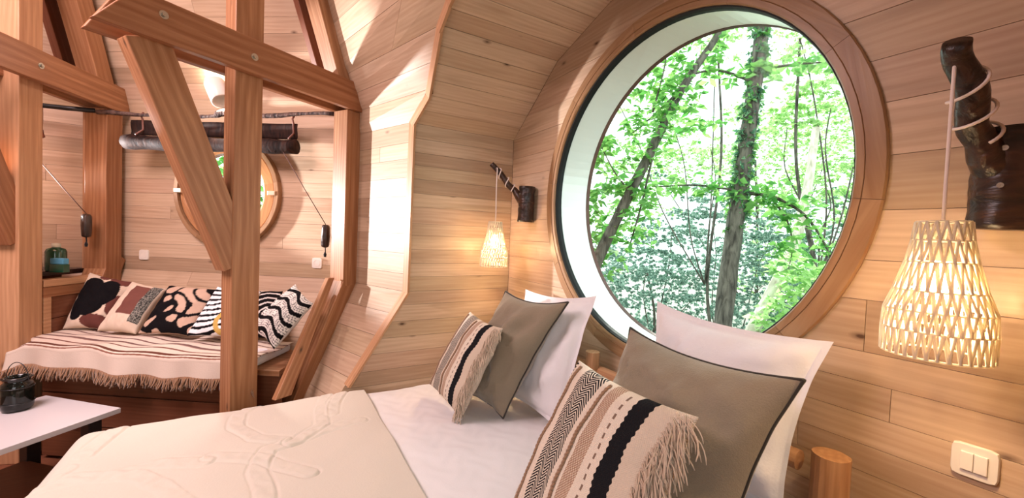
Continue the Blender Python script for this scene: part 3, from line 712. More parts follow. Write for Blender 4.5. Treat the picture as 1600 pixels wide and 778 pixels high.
def lamp(label, tip, elbow, blk0, blk1, bw, top, side, r0=.027, r1=.034):
    L = empty('wall_lamp', (blk0+blk1)/2, label, 'lamp', 'branch wall lamps with woven shades')
    mb = MB(); n = 16; pts = []
    for k in range(n+1):
        t = k/n; p = blk0.lerp(blk1, t); pts.append(p)
    mb.tube(pts, [bw*(1+.03*math.sin(k*.9)+.05*noise.noise(Vector((k*.5, side, 0)))) for k in range(n+1)], 20, bump=.09); mb.build('mounting_log', DARKLOG, L, M=frame(blk0, Vector((1, 0, 0)), Vector((0, 0, 1))), smooth=True)
    mb = MB(); pts = [tip.lerp(elbow, k/14)+Vector((0, .006*math.sin(k*.7), .006*math.sin(k*.5))) for k in range(15)]
    rad = [r0+(r1-r0)*k/14 for k in range(15)]
    if side: pass
    low = elbow.lerp((blk0*.45+blk1*.55), .9); pts += [elbow.lerp(low, .33), elbow.lerp(low, .66), low]; rad += [r1*1.25, r1*1.45, r1*1.3]
    mb.tube(pts, rad, 16, bump=.09); mb.build('branch_arm', DARKLOG, L, M=frame(tip, Vector((0, 1, 0)), elbow-tip), smooth=True)
    for q in ((.42), (.78)):
        p = blk1.lerp(blk0, q)+Vector((-bw*1.02, side*0, 0)); 
        mb = MB(); mb.lathe(p, [(.0005, .003), (.006, .003), (.006, -.004)], 12, Vector((-1, 0, 0)), Vector((0, 0, 1))); mb.build('screw', STEEL, L)
    # cord: drops from the arm tip, winds round the arm
    u = (elbow-tip).normalized(); x = u.cross(Vector((0, 0, 1))).normalized(); y = u.cross(x)
    mb = MB(); pts = [top+Vector((0, 0, -.02)), top+Vector((.002, .001, .06)), top+Vector((-.002, 0, (tip.z-top.z)*.6))]
    c0 = tip.lerp(elbow, .2); hang = Vector((top.x, top.y, c0.z-.002)); pts.append(hang)
    tot = (elbow-tip).length; nt_ = 54
    for k in range(nt_+1):
        t = k/nt_; q = .16+.80*t**.75; th = 3.4+t*2*math.pi*2.6; r = (r0+(r1-r0)*q)*1.18+.004
        pts.append(tip.lerp(elbow, q)+(x*math.cos(th)+y*math.sin(th))*r)
    mb.tube(pts, .0035, 8); mb.build('cord', CORDW, L, smooth=True)
    shade_mesh(L, top)
    return L
XT = 1.27
topR = V(XT, .30, .066)
lamp('woven twine pendant lamp on a dark branch at right, beside the big window', onX(1496, 66, 1.25), onX(1531, 222, 1.395), V(1.452, .240, .285), V(1.452, .248, .058), .060, V(1.262, .2995, .066), 1, .0235, .029)
lamp('woven twine pendant lamp on a dark branch in the far alcove corner', V(1.265, 2.455, .475), V(1.40, 2.37, .30), V(1.455, 2.30, .328), V(1.455, 2.31, .095), .052, V(1.27, 2.38, .088), -1, .017, .021)

# ------------------------------------------------------------------ switch and sockets
def plate(name, label, cat, C, N, s, group=None):
    U = Vector((0, 0, 1)).cross(N).normalized(); up_ = Vector((0, 0, 1)); e = empty(name, C, label, cat, group)
    mb = MB(); pts = []
    for k in range(32):
        a = 2*math.pi*k/32; c_, s_ = math.cos(a), math.sin(a); q = (abs(c_)**8+abs(s_)**8)**(-1/8); pts.append(U*(c_*q*s/2)+up_*(s_*q*s/2))
    n = 32; vs = [C+p for p in pts]+[C+p*.985+N*.007 for p in pts]+[C+p*.95+N*.010 for p in pts]
    fs = [tuple(range(2*n, 3*n))]+[(r*n+k, r*n+(k+1) % n, (r+1)*n+(k+1) % n, (r+1)*n+k) for r in (0, 1) for k in range(n)]
    mesh('cover_plate', vs, fs, WHITEP, e, M=WM[e.name].copy(), smooth=False); return e, U
e, U = plate('light_switch', 'white double light switch on the wall below the right lamp', 'switch', V(XW, .2735, -.514), Vector((-1, 0, 0)), .082)
for s in (-1, 1):
    mb = MB(); mb.box(V(XW-.012, .2735+s*.0118, -.514), Vector((0, 1, 0)), Vector((0, 0, 1)), Vector((1, 0, 0)), .0112, .0225, .0035); mb.build('rocker', WHITEB, e, bevel=.0015)
for (sx, sy, lb) in ((226, 398, 'white wall socket left of the small round window, above the sofa'), (496, 411, 'white wall socket near the right sofa post, below the dark toggle')):
    d = ray(sx, sy); N3 = nS; k = (C1(0)-V(0, 0, 0)).dot(nS)/d.dot(nS); C = V(0, 0, 0)+d*k
    e, U = plate('wall_socket', lb, 'socket', C, nS, .08, 'wall sockets by the sofa')
    mb = MB(); mb.lathe(C+nS*.0105, [(.0235, 0), (.021, -.0095), (.0005, -.0095)], 24, nS, Vector((0, 0, 1))); mb.lathe(C+nS*.0105, [(.0255, -.002), (.0255, .001), (.0235, .001), (.0235, 0)], 24, nS, Vector((0, 0, 1))); mb.build('socket_well', DGREY if False else WHITEB, e)
    mb = MB()
    for s in (-1, 1): mb.lathe(C+nS*.0015+U*(s*.0095), [(.0028, 0), (.0005, .0005)], 10, nS, Vector((0, 0, 1)))
    mb.tube([C+nS*.001+Vector((0, 0, .012)), C+nS*.009+Vector((0, 0, .012))], .0024, 8); mb.build('contact', BLACKM, e)

# ------------------------------------------------------------------ sofa bench between the ribs
def box_cw(name, pts, z0, z1, m, parent=None, bev=.004, **k):
    """prism over a plan polygon given in world vectors"""
    n = len(pts); vs = [at(p, z0) for p in pts]+[at(p, z1) for p in pts]
    fs = [tuple(range(n))[::-1], tuple(range(n, 2*n))]+[(i, (i+1) % n, (i+1) % n+n, i+n) for i in range(n)]
    ar = sum(pts[i].x*pts[(i+1) % n].y-pts[(i+1) % n].x*pts[i].y for i in range(n))
    if ar < 0: fs = [tuple(reversed(f)) for f in fs]
    u = pts[1]-pts[0]; o = mesh(name, vs, fs, m, parent, M=frame(at(pts[0], z0), Vector((u.x, u.y, 0)), Vector((0, 0, 1))), bevel=bev); return tag(o, **k)
sofa = empty('sofa_bench', cw(-2.2, 2.7, -1.525), 'built-in wooden sofa bench under the small round window', 'sofa')
FL, FR, BR_, BL_ = cw(-2.93, 2.55), cw(-1.37, 2.455), cw(-1.42, 2.88), cw(-2.97, 3.02)
box_cw('seat_board', [FL, FR, BR_, BL_], -.90, -.865, FIR, sofa)
fdir = (FR-FL).normalized(); bdir = (BL_-FL).normalized()
for k in range(3):
    z0 = -1.50+k*.205; box_cw('front_board', [FL+bdir*.02, FR+bdir*.02, FR+bdir*.045, FL+bdir*.045], z0, z0+.198, BROWN, sofa, bev=.003)
box_cw('mattress', [FL+bdir*.03+fdir*.01, FR-fdir*.16+bdir*.03, BR_-fdir*.1-bdir*.02, BL_-bdir*.02+fdir*.02], -.862, -.80, WHITE, sofa, bev=.02)
# right end board leaning like the rib
F1, F2 = onD(508, 434, 2.86), onD(424, 624, 2.37); o1, o2 = F1-d1*.05, F2-d1*.10; th_ = t1*.035
mesh('end_board', [F1, F2, o2, o1, F1+th_, F2+th_, o2+th_, o1+th_], [(0, 1, 2, 3), (7, 6, 5, 4), (0, 4, 5, 1), (1, 5, 6, 2), (2, 6, 7, 3), (3, 7, 4, 0)], FIR, sofa, M=frame(F1, F2-F1, d1), bevel=.003)
# left partition with rail between the left post and the corner post
q0, q1 = P0+t2*.03-d2*.09, P1+t2*.03+d2*.09
pu = (q1-q0).normalized(); part = empty('partition', at(q0.lerp(q1, .5), -1.5), 'low panelled partition with pale rail between left posts at the sofa end', 'partition')
box_cw('top_rail', [q0-t2*.05, q1-t2*.05, q1+t2*.035, q0+t2*.035], -.45, -.405, FIRL, part, bev=.003)
box_cw('upper_frame', [q0, q1, q1+t2*.03, q0+t2*.03], -.52, -.452, FIR, part, bev=.003)
box_cw('stile', [q0, q0+pu*.05, q0+pu*.05+t2*.032, q0+t2*.032], -1.5, -.52, FIRL, part, bev=.003)
for k in range(4):
    z1 = -.523-k*.145; box_cw('panel_board', [q0+pu*.05, q1, q1+t2*.022, q0+pu*.05+t2*.022], z1-.141, z1, BROWN, part, bev=.003)
# counter behind with small things
cq = [cw(-3.16, 2.60), cw(-3.23, 3.12), cw(-3.40, 3.12), cw(-3.98, 2.72), cw(-3.85, 2.35)]
CNT = mat('dark_counter_top', .25, (.03, .015, .015), .5)[0]
box_cw('counter', cq, -.40, -.365, CNT, None, label='dark counter top behind the left sofa partition', cat='counter')
box_cw('counter_cabinet', [p.lerp(cw(-3.5, 2.72), .25) for p in cq], -1.50, -.402, BROWN, None, label='wooden cabinet under the dark counter at the left', cat='cabinet')
GREEN = mat('green_glass', .12, (.01, .06, .03), .7)[0]; BLUE = mat('blue_label', .5, (.08, .28, .42), .3)[0]; CAPW = mat('pale_cap', .4, (.62, .60, .48), .4)[0]
bc = cw(-3.165, 2.86, -.365)
bt = empty('soap_bottle', bc, 'dark green bottle with pale cap on the counter by the sofa end', 'bottle')
mb = MB(); mb.lathe(bc, [(.0005, 0), (.050, 0), (.054, .01), (.054, .135), (.046, .155), (.018, .166), (.016, .178), (.0005, .178)], 24); mb.build('glass_body', GREEN, bt, smooth=True)
mb = MB(); mb.lathe(bc, [(.022, .166), (.024, .170), (.022, .192), (.0005, .196)], 16); mb.build('cap', CAPW, bt, smooth=True)
bx = cw(-3.075, 2.80, -.365)
uu = rt0.copy(); e = empty('sponge_box', bx, 'dark box with a blue sponge before the green bottle', 'box')
mb = MB(); mb.box(bx+Vector((0, 0, .028)), uu, Vector((-uu.y, uu.x, 0)), Vector((0, 0, 1)), .048, .022, .028); mb.build('tray', GREEN, e, bevel=.004)
mb = MB(); mb.box(bx+Vector((0, 0, .076)), uu, Vector((-uu.y, uu.x, 0)), Vector((0, 0, 1)), .045, .02, .02); mb.build('sponge', BLUE, e, bevel=.005)
bk = cw(-3.42, 2.90, -.365); bo = empty('woven_basket', bk, 'pale woven tapering basket on the counter, half behind the left post', 'basket')
mb = MB()
for k in range(22):
    h = k*.010; r = .075-.0007*k; mb.tube([bk+Vector((math.cos(2*math.pi*q/24)*(r+.002*(-1)**(q+k)), math.sin(2*math.pi*q/24)*(r+.002*(-1)**(q+k)), h+.004)) for q in range(25)], .0048, 5, cap=False)
mb.build('weave', cloth('basket_cane', (.50, .30, .26), .5, 200), bo, smooth=True)
mb = MB(); mb.lathe(bk, [(.0005, .003), (.068, .003), (.055, .22)], 24); mb.build('liner', LEATHER, bo)

# sofa cushions with printed patterns
CRM, BRN, BLK, TAN_ = (.66, .53, .41), (.13, .045, .035), (.006, .005, .006), (.52, .36, .27)
def ell(u, v, cx, cy, rx, ry): return ((u-cx)/rx)**2+((v-cy)/ry)**2 < 1
def c1(u, v):
    if u < 0: return CRM
    if ell(u, v, .30, .66, .27, .27) or ell(u, v, .66, .66, .24, .27) or ell(u, v, .45, .42, .3, .24) or ell(u, v, .25, .35, .2, .25): return BLK
    if ell(u, v, .72, .11, .33, .12) or ell(u, v, .80, .97, .25, .12) or ell(u, v, .95, .45, .14, .2) or ell(u, v, .42, .97, .12, .05): return BRN
    return CRM
def c2(u, v):
    if u < 0: return CRM
    x = u
    if .30 < x < .72 and .28 < v < .92: return (.17, .065, .05)
    if .72 < x < .96 and .15 < v < .97: return (.05, .05, .045) if noise.noise(Vector((u*60, v*60, 0))) > -.1 else (.30, .28, .24)
    return CRM
def c3(u, v):
    if u < 0: return TAN_
    f = math.sin(11*u+2.8*math.sin(8*v+.6))+.95*math.sin(11*v+2.4*math.sin(8*u+1))
    return BLK if abs(f) < .82 else TAN_
def c4(u, v):
    if u < 0: return (.7, .68, .68)
    d = math.hypot((u-.72), (v-.22)*1.0)
    if abs(d-.20) < .045: return (.55, .36, .10)
    return BLK if (v*9+.3*math.sin(u*7)) % 1 < .42 else (.82, .80, .82)
def c5(u, v):
    if u < 0: return BLK
    d = math.hypot(u-.85, v-.35); return (.75, .70, .66) if (d*9) % 1 < .28 and d > .15 else BLK
def c6(u, v):
    if u < 0: return (.7, .66, .62)
    y = v*4.6+.24*math.sin(u*8.5+1.2*v); f = y % 1
    if f < .36: return BLK
    if .52 < f < .86 and (u*17) % 1 < .12: return (.12, .11, .11)
    if abs(f-.50) < .025 or abs(f-.70) < .025 or abs(f-.88) < .02: return (.14, .13, .13)
    return (.80, .75, .70)
def D(x, y, d): return onD(x, y, d)
SC = [
 ('cream cushion with a black blob and brown shapes, leftmost on the sofa', c1, D(141, 426, 3.02), D(214, 442, 3.05), D(165, 515, 2.86), D(98, 514, 2.80), .14),
 ('beige cushion with a brown rectangle and speckled dark strip, second from left on sofa', c2, D(207, 440, 2.99), D(262, 452, 3.0), D(212, 522, 2.78), D(152, 517, 2.74), .14),
 ('tan cushion with bold black squiggles on the sofa', c3, D(265, 446, 3.0), D(345, 453, 3.0), D(296, 524, 2.76), D(216, 521, 2.76), .12),
 ('white cushion with thin black stripes and a gold curve, half behind the post', c4, D(340, 448, 2.93), D(408, 455, 2.93), D(372, 527, 2.70), D(292, 525, 2.70), .12),
 ('dark cushion with white arcs just right of the freestanding post, behind the wavy one', c5, D(375, 452, 3.02), D(442, 455, 2.98), D(432, 530, 2.80), D(365, 528, 2.82), .12),
 ('white cushion with wavy black bands leaning on the right end of the sofa', c6, D(462, 444, 2.86), D(489, 474, 2.72), D(428, 546, 2.58), D(392, 506, 2.70), .12)]
for k, (lb, f, TL, TR, BR, BL, th) in enumerate(SC):
    pillow('throw_cushion', TL, TR, BR, th, PATT, lb, 'cushion', 'patterned cushions on the sofa', n=88, colfn=f, BL=BL, seed=40+k*7, wr=.006, pinch=.03)

# striped blanket over the seat
NS, NT = 200, 330
vs, cl = [], []
LB, LD = .43, .155            # on the seat, hanging
for i in range(NS):
    s = i/(NS-1)
    for j in range(NT):
        d = (LB+LD)*j/(NT-1)
        r_ = -3.06+(1.57)*s; wob = .010*math.sin(s*19+d*6)+.012*math.sin(s*7.3+2+d*9)
        Zf = 2.52-.09*s+.012*math.sin(s*23)+.01*math.sin(s*11)
        rr = .035
        if d < LB: zz = -.792+.006*math.sin(s*13+d*22)+.005*math.sin(s*31+d*8); Z = Zf+(LB-d)
        else:
            e = d-LB; ang = min(e/rr, math.pi/2); ov = max(0, e-rr*math.pi/2); Z = Zf-rr*math.sin(ang)-.15*ov-.012*math.sin(s*40+1)*min(1, ov*9); zz = -.792+.008*math.sin(s*13+LB*22)+.006*math.sin(s*31+LB*8)-rr*(1-math.cos(ang))-ov
        if d < LB and LB-d < .0: pass
        shear = .10*(LB-d)*(1-s)+.02*math.sin(d*14)
        if s < .06 and d > LB-.05: zz -= (.06-s)*.9
        zz += .035*(1-s)**1.5; vs.append(cw(r_+shear*.6+wob*.3, Z, zz+wob*.2)); q = d+.003*math.sin(s*30)
        col = (.64, .535, .445)
        for c0, wd, cc in ((.432, .009, (.12, .045, .03)), (.458, .004, (.22, .10, .07)), (.36, .006, (.2, .09, .07)), (.29, .008, (.16, .09, .08)), (.302, .003, (.3, .18, .15)), (.225, .006, (.18, .10, .09)), (.16, .005, (.2, .12, .10)), (.10, .006, (.14, .07, .06)), (.115, .003, (.25, .15, .13))):
            if abs(q-c0) < wd*1.25: col = cc
        cl.append(col)
fs = [(i*NT+j, (i+1)*NT+j, (i+1)*NT+j+1, i*NT+j+1) for i in range(NS-1) for j in range(NT-1)]
bl = mesh('throw_blanket', vs, [f[::-1] for f in fs], PATT, None, M=Matrix.Translation(cw(-2.2, 2.6, -.8)), smooth=True, col=cl)
so = bl.modifiers.new('solid', 'SOLIDIFY'); so.thickness = .005; so.offset = -1
tag(bl, 'cream blanket with thin brown stripes and brown fringe spread over the sofa seat', 'blanket')
mb = MB(); rnd = random.Random(5)
for k in range(430):
    i = min(NS-1, int(k/430*NS)); p = vs[i*NT+NT-1]; L_ = rnd.uniform(.05, .085); pts = [p+Vector((0, 0, .012))]; v = Vector((rnd.uniform(-.3, .3), rnd.uniform(-.3, .3), -1)).normalized()-fw*0
    off_ = -Vector((fw.x, fw.y, 0))*rnd.uniform(0, .012)
    for q in range(4): v = (v+Vector((rnd.uniform(-.35, .35), rnd.uniform(-.35, .35), -.2))).normalized(); pts.append(pts[-1]+v*L_/4+off_*.3)
    mb.tube(pts, [.0032, .0045, .004, .0045, .003], 4)
f = mb.build('fringe', BROWNFR, bl, smooth=True); f['kind'] = 'stuff'

# ------------------------------------------------------------------ blinds, rods, cords
rod = empty('curtain_branch', onD(340, 182, 2.98), 'thin dark branch serving as a curtain rod above the sofa window blind', 'rod')
rp = [D(152, 175, 3.06), D(200, 178, 3.03), D(245, 180, 3.01), D(300, 182, 3.0), D(335, 181, 3.0), D(352, 176, 3.0), D(365, 180, 2.99), D(415, 182, 2.98), D(465, 177, 2.97), D(524, 178, 2.95)]
fine = [a.lerp(b_, q/4)+Vector((0, 0, .004*math.sin(i*3+q))) for i, (a, b_) in enumerate(zip(rp, rp[1:])) for q in range(4)]+[rp[-1]]
mb = MB(); mb.tube(fine, [.012+.005*math.sin(i*.35+1)**2+(.008 if 16 < i < 22 else 0) for i in range(len(fine))], 10, bump=.25); mb.build('branch', ROD, rod, smooth=True)
bl_ = empty('roller_blind', D(330, 240, 3.03), 'dark rolled up fabric blind hanging in front of the small round window', 'blind')
pl, pr = D(206, 188, 3.07), D(466, 190, 3.0)
bdirr = (pr-pl); bdirr.z = 0; bw_ = bdirr.length; bu = bdirr.normalized(); bn = Vector((bu.y, -bu.x, 0)); bn = bn if bn.dot(V(0, 0, 0)-pl) > 0 else -bn
mb = MB(); vs2, fs2 = [], []
for i in range(31):
    for j in range(6):
        vs2.append(pl+bu*(bw_*i/30)+Vector((0, 0, -.022*j-.012*0))+bn*(.006*math.sin(i*.9)+.004*math.sin(j*1.3+i*.2)))
fs2 = [(i*6+j, (i+1)*6+j, (i+1)*6+j+1, i*6+j+1) for i in range(30) for j in range(5)]
o = mesh('upper_flap', vs2, fs2, BLIND, bl_, smooth=True); sm_ = o.modifiers.new('s', 'SOLIDIFY'); sm_.thickness = .006
rc = [pl+bu*(bw_*(i/24)-.012+.02*(i/24))+Vector((0, 0, -.168+.004*math.sin(i*.8)))+bn*.03 for i in range(25)]
mb = MB(); mb.tube(rc, [.052+.004*math.sin(i*1.3) for i in range(25)], 18, bump=.12); mb.build('roll', BLIND, bl_, smooth=True)
for s in (.08, .30, .71, .98):
    p = pl+bu*(bw_*s); mb = MB(); mb.tube([p+Vector((0, 0, .055))+bn*.012, p+Vector((0, 0, .03))+bn*.03, p+bn*.016, p+Vector((0, 0, -.07))+bn*.012, p+Vector((0, 0, -.12))+bn*.07], .007, 8); mb.build('strap', LEATHER, bl_, smooth=True)
mb = MB()
for sg in (0, 1): mb.lathe(rc[-1]+bu*.001, [(.0005, 0), (.030-.010*sg, 0)], 16, bu, Vector((0, 0, 1)))
def toggle(lab, a, b_, hang, d, cordm=CORDB):
    e = empty('blind_cord', b_, lab, 'cord', 'blind cords with wooden toggles')
    mb = MB(); mb.tube([a, a.lerp(b_, .5)+Vector((0, 0, -.004)), b_], .0028, 6); mb.build('cord', cordm, e, smooth=True)
    p0, p1 = b_, b_+Vector((0, 0, -hang)); mb = MB(); mb.tube([p0+(p1-p0)*t for t in (0, .04, .12, .5, .88, .96, 1)], [.012, .024, .027, .029, .027, .024, .012], 14, bump=.3); mb.build('toggle', DARKLOG, e, smooth=True)
    mb = MB(); mb.tube([p1, p1+Vector((.002, 0, -.03)), p1+Vector((0, 0, -.035))], .004, 6); mb.tube([p1+Vector((0, 0, -.033)), p1+Vector((0, 0, -.05)), p1+Vector((0, 0, -.068))], [.005, .011, .008], 8); mb.build('tassel', BLACKC, e, smooth=True)
toggle('brown blind cord slanting to a dark wooden toggle on the right sofa post', D(443, 238, 2.96), D(509, 351, 2.97), .165, 0)
toggle('brown blind cord slanting to a dark wooden toggle by the far left corner post', D(58, 247, 2.95), D(135, 334, 2.98), .17, 0)
lr = empty('curtain_pole', D(105, 170, 3.0), 'black pole crossing the left opening beside the far left corner post', 'rod')
mb = MB(); mb.tube([D(20, 160, 2.9), D(60, 164, 2.95), D(105, 169, 3.0), D(149, 173, 3.06)], .017, 12, bump=.1); mb.build('pole', BLACKM, lr, smooth=True)
mb = MB(); mb.tube([D(64, 168, 2.93), D(64, 190, 2.93), D(63, 205, 2.93)], .011, 8); mb.tube([D(63, 203, 2.93), D(64, 210, 2.93), D(66, 214, 2.93)], .016, 8); mb.build('strap', LEATHER, lr, smooth=True)
# spot lamp
sp_ = empty('spot_lamp', D(345, 150, 3.0), 'white cylindrical spotlight above the small round window', 'lamp')
a, b_ = D(334, 128, 3.02), D(352, 168, 2.96); ax_ = (b_-a).normalized()
mb = MB(); mb.lathe(a, [(.0005, 0), (.062, 0), (.068, .02), (.068, .19), (.060, .195), (.058, .10), (.0005, .10)], 28, ax_, ax_.cross(Vector((0, 1, 0))).normalized()); mb.build('housing', mat('spot_white', .3, (.85, .82, .75), .5)[0], sp_, smooth=True)
q = cw(-2.06, 3.12, 1.1); mb = MB(); mb.tube([a+ax_*.03, a+ax_*.03+nS*-.03, a-ax_*.05-nS*.12], .012, 8); mb.build('bracket', WHITEP, sp_, smooth=True)
light('spot_glow', 'POINT', a-ax_*.10, None, 5, (1, .84, .72), .05)
light('spot_beam', 'SPOT', a+ax_*.17, cw(-1.8, 2.78, -.8), 50, (1, .93, .88), .04, R(62), .6)

# ------------------------------------------------------------------ coffee table and lantern
Z_T = -1.05
A_, B_ = onZ(189, 637, Z_T), onZ(70, 617, Z_T); e1 = (B_-A_).normalized(); e2 = (onZ(0, 711, Z_T)-A_).normalized(); e2 = (e2-e1*e2.dot(e1)).normalized()
tb = empty('coffee_table', A_+e1*.29+e2*.45+Vector((0, 0, -.475)), 'white coffee table with dark legs at the left front', 'table')
cor = [A_, A_+e1*.58, A_+e1*.58+e2*1.0, A_+e2*1.0]
def zr(p): return p.z-CZ
box_cw('tabletop', cor, Z_T-.028, Z_T, WLAC, tb, bev=.002)
for s in (.10, .86):
    c0 = A_+e2*s+e1*.06; c1_ = A_+e2*s+e1*.52
    for p in (c0, c1_):
        mb = MB(); mb.box(Vector((p.x, p.y, CZ-1.30)), e1, e2, Vector((0, 0, 1)), .03, .03, .222); mb.build('leg', BROWN if s > .5 else BLACKM, tb, bevel=.003)
    mb = MB(); mb.box(Vector(((c0.x+c1_.x)/2, (c0.y+c1_.y)/2, CZ-1.12)), e1, e2, Vector((0, 0, 1)), .20, .02, .03); mb.build('cross_rail', BROWN, tb, bevel=.003)
mb = MB(); mb.box(Vector(((A_+e1*.29+e2*.48).x, (A_+e1*.29+e2*.48).y, CZ-1.38)), e1, e2, Vector((0, 0, 1)), .23, .36, .012); mb.build('lower_shelf', BROWN, tb, bevel=.003)
lc = onZ(27, 640, Z_T)+Vector((0, 0, .001))
ln = empty('lantern', lc, 'black glass lantern jar with a wire handle on the white table', 'lantern')
DGL = mat('black_glass', .08, (.004, .006, .005), .5)[0]
mb = MB(); mb.lathe(lc, [(.0005, .0), (.050, .0), (.060, .012), (.063, .03), (.063, .135), (.058, .148), (.050, .155), (.050, .172), (.056, .176), (.055, .182), (.047, .182), (.045, .16), (.055, .13), (.055, .02), (.0005, .012)], 32); mb.build('jar', DGL, ln, smooth=True)
for h, r in ((.045, .0645), (.128, .0645), (.178, .0575)):
    mb = MB(); mb.tube([lc+Vector((math.cos(2*math.pi*k/32)*r, math.sin(2*math.pi*k/32)*r, h)) for k in range(33)], .0025, 6, cap=False); mb.build('wire_band', BLACKM, ln, smooth=True)
hx = rt0; mb = MB(); mb.tube([lc+hx*(.062*math.cos(math.pi*k/20))+Vector((0, 0, .165+.095*math.sin(math.pi*k/20))) for k in range(21)], .0022, 6); mb.build('handle', BLACKM, ln, smooth=True)
mb = MB(); mb.lathe(lc+Vector((0, 0, .012)), [(.0005, .07), (.025, .07), (.027, .065), (.027, 0), (.0005, 0)], 20); mb.build('candle', mat('wax', .5, (.5, .47, .4), .4)[0], ln, smooth=True)

# ------------------------------------------------------------------ outside: ground and trees
gm = MB(); GN = 40
for i in range(GN):
    for j in range(GN):
        x = 2.6+i*1.2; y = -20+j*1.6; gm.v.append(V(x, y, -3.4-.02*i+.35*noise.noise(Vector((x*.2, y*.2, 0)))))
gm.f = [(i*GN+j, (i+1)*GN+j, (i+1)*GN+j+1, i*GN+j+1) for i in range(GN-1) for j in range(GN-1)]
tag(gm.build('ground', bark('forest_floor', (.02, .04, .015), (.08, .11, .06), 3), M=Matrix.Identity(4), smooth=True), kind='structure')
rng = np.random.default_rng(4)
def leaves(name, C, n, size, m, parent, flat=.6):
    """C: (k,3) cluster points; leaves round them"""
    C = np.array([tuple(c) for c in C]); idx = rng.integers(0, len(C), n); P = C[idx]
    a = rng.normal(size=(n, 3)); a[:, 2] *= (1-flat); a /= np.linalg.norm(a, axis=1)[:, None]
    b_ = rng.normal(size=(n, 3)); b_ -= a*(a*b_).sum(1)[:, None]; b_[:, 2] *= (1-flat*.8); b_ /= np.linalg.norm(b_, axis=1)[:, None]
    nrm = np.cross(a, b_); L_ = size*rng.uniform(.6, 1.25, n)[:, None]
    tip = P+a*L_+np.array([0, 0, -.2])*L_; l = P+a*L_*.5+b_*L_*.27+nrm*L_*.06; r = P+a*L_*.5-b_*L_*.27+nrm*L_*.06
    Vt = np.stack([P, l, tip, r], 1).reshape(-1, 3); o0 = WM[parent.name].translation; Vl = Vt-np.array(o0)
    me = bpy.data.meshes.new(name); k = np.arange(n)*4
    me.vertices.add(4*n); me.vertices.foreach_set('co', Vl.ravel()); me.loops.add(4*n); me.loops.foreach_set('vertex_index', np.arange(4*n)); me.polygons.add(n); me.polygons.foreach_set('loop_start', k); me.polygons.foreach_set('loop_total', np.full(n, 4)); me.update(calc_edges=True)
    at_ = me.attributes.new('tone', 'FLOAT', 'POINT'); at_.data.foreach_set('value', np.repeat(rng.uniform(0, 1, n)**1.4, 4))
    me.materials.append(m); o = bpy.data.objects.new(name, me); COL.objects.link(o); setm(o, Matrix.Translation(o0), parent); o['kind'] = 'stuff'; return o
def blob(c, r, n, flat=.8):
    q = rng.normal(size=(n, 3)); q /= np.linalg.norm(q, axis=1)[:, None]; q *= (rng.uniform(0, 1, n)**.45)[:, None]*np.array(r if hasattr(r, '__len__') else (r, r, r*flat)); return (q+np.array(tuple(c))).tolist()
def limb(mb, pts, r0, r1, n=8):
    fine = []
    for i, (a, b_) in enumerate(zip(pts, pts[1:])):
        for q in range(5): fine.append(a.lerp(b_, q/5))
    fine.append(pts[-1]); m_ = len(fine)
    # smooth the polyline
    for _ in range(3): fine = [fine[0]]+[(fine[i-1]+fine[i]*2+fine[i+1])/4 for i in range(1, m_-1)]+[fine[-1]]
    mb.tube(fine, [r0+(r1-r0)*i/(m_-1) for i in range(m_)], n, bump=.2); return fine
# 1. ivy-clad trunk
tr = empty('tree', D(1125, 760, 6), 'big upright ivy-covered trunk in the middle of the round window', 'tree')
mb = MB(); tk = limb(mb, [D(1215, -260, 6.2), D(1203, -90, 6.1), D(1192, 30, 6), D(1182, 120, 6), D(1165, 230, 6), D(1155, 310, 6), D(1140, 410, 6), D(1128, 520, 6), D(1118, 760, 6)], .075, .135, 14); mb.build('trunk', BARK, tr, smooth=True)
iv = []
for p in tk:
    if p.z > CZ+.25: iv += blob(p, .15, 26, 1)
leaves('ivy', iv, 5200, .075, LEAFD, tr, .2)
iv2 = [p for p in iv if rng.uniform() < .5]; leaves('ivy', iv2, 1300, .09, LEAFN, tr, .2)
mb = MB(); br1 = limb(mb, [D(1182, 130, 6), D(1120, 106, 5.8), D(1075, 118, 5.6), D(1050, 140, 5.5)], .022, .008); br2 = limb(mb, [D(1180, 110, 6), D(1240, 100, 6), D(1310, 96, 6), D(1380, 110, 6)], .022, .008); br3 = limb(mb, [D(1158, 300, 6), D(1215, 308, 5.8), D(1260, 335, 5.6), D(1295, 390, 5.5), D(1310, 450, 5.5)], .03, .006); br4 = limb(mb, [D(1205, 308, 5.8), D(1232, 345, 5.7), D(1240, 385, 5.6), D(1232, 420, 5.6)], .016, .004); br5 = limb(mb, [D(1155, 298, 6), D(1090, 288, 5.8), D(1020, 292, 5.7)], .02, .008); mb.build('branch', BARK, tr, smooth=True)['kind'] = 'stuff'
cc = [p for b_ in (br1, br2, br3, br4, br5) for p in b_]; leaves('leaves', [q for p in cc for q in blob(p+Vector((0, 0, .03)), .26, 5)], 900, .15, LEAFN, tr, .6)
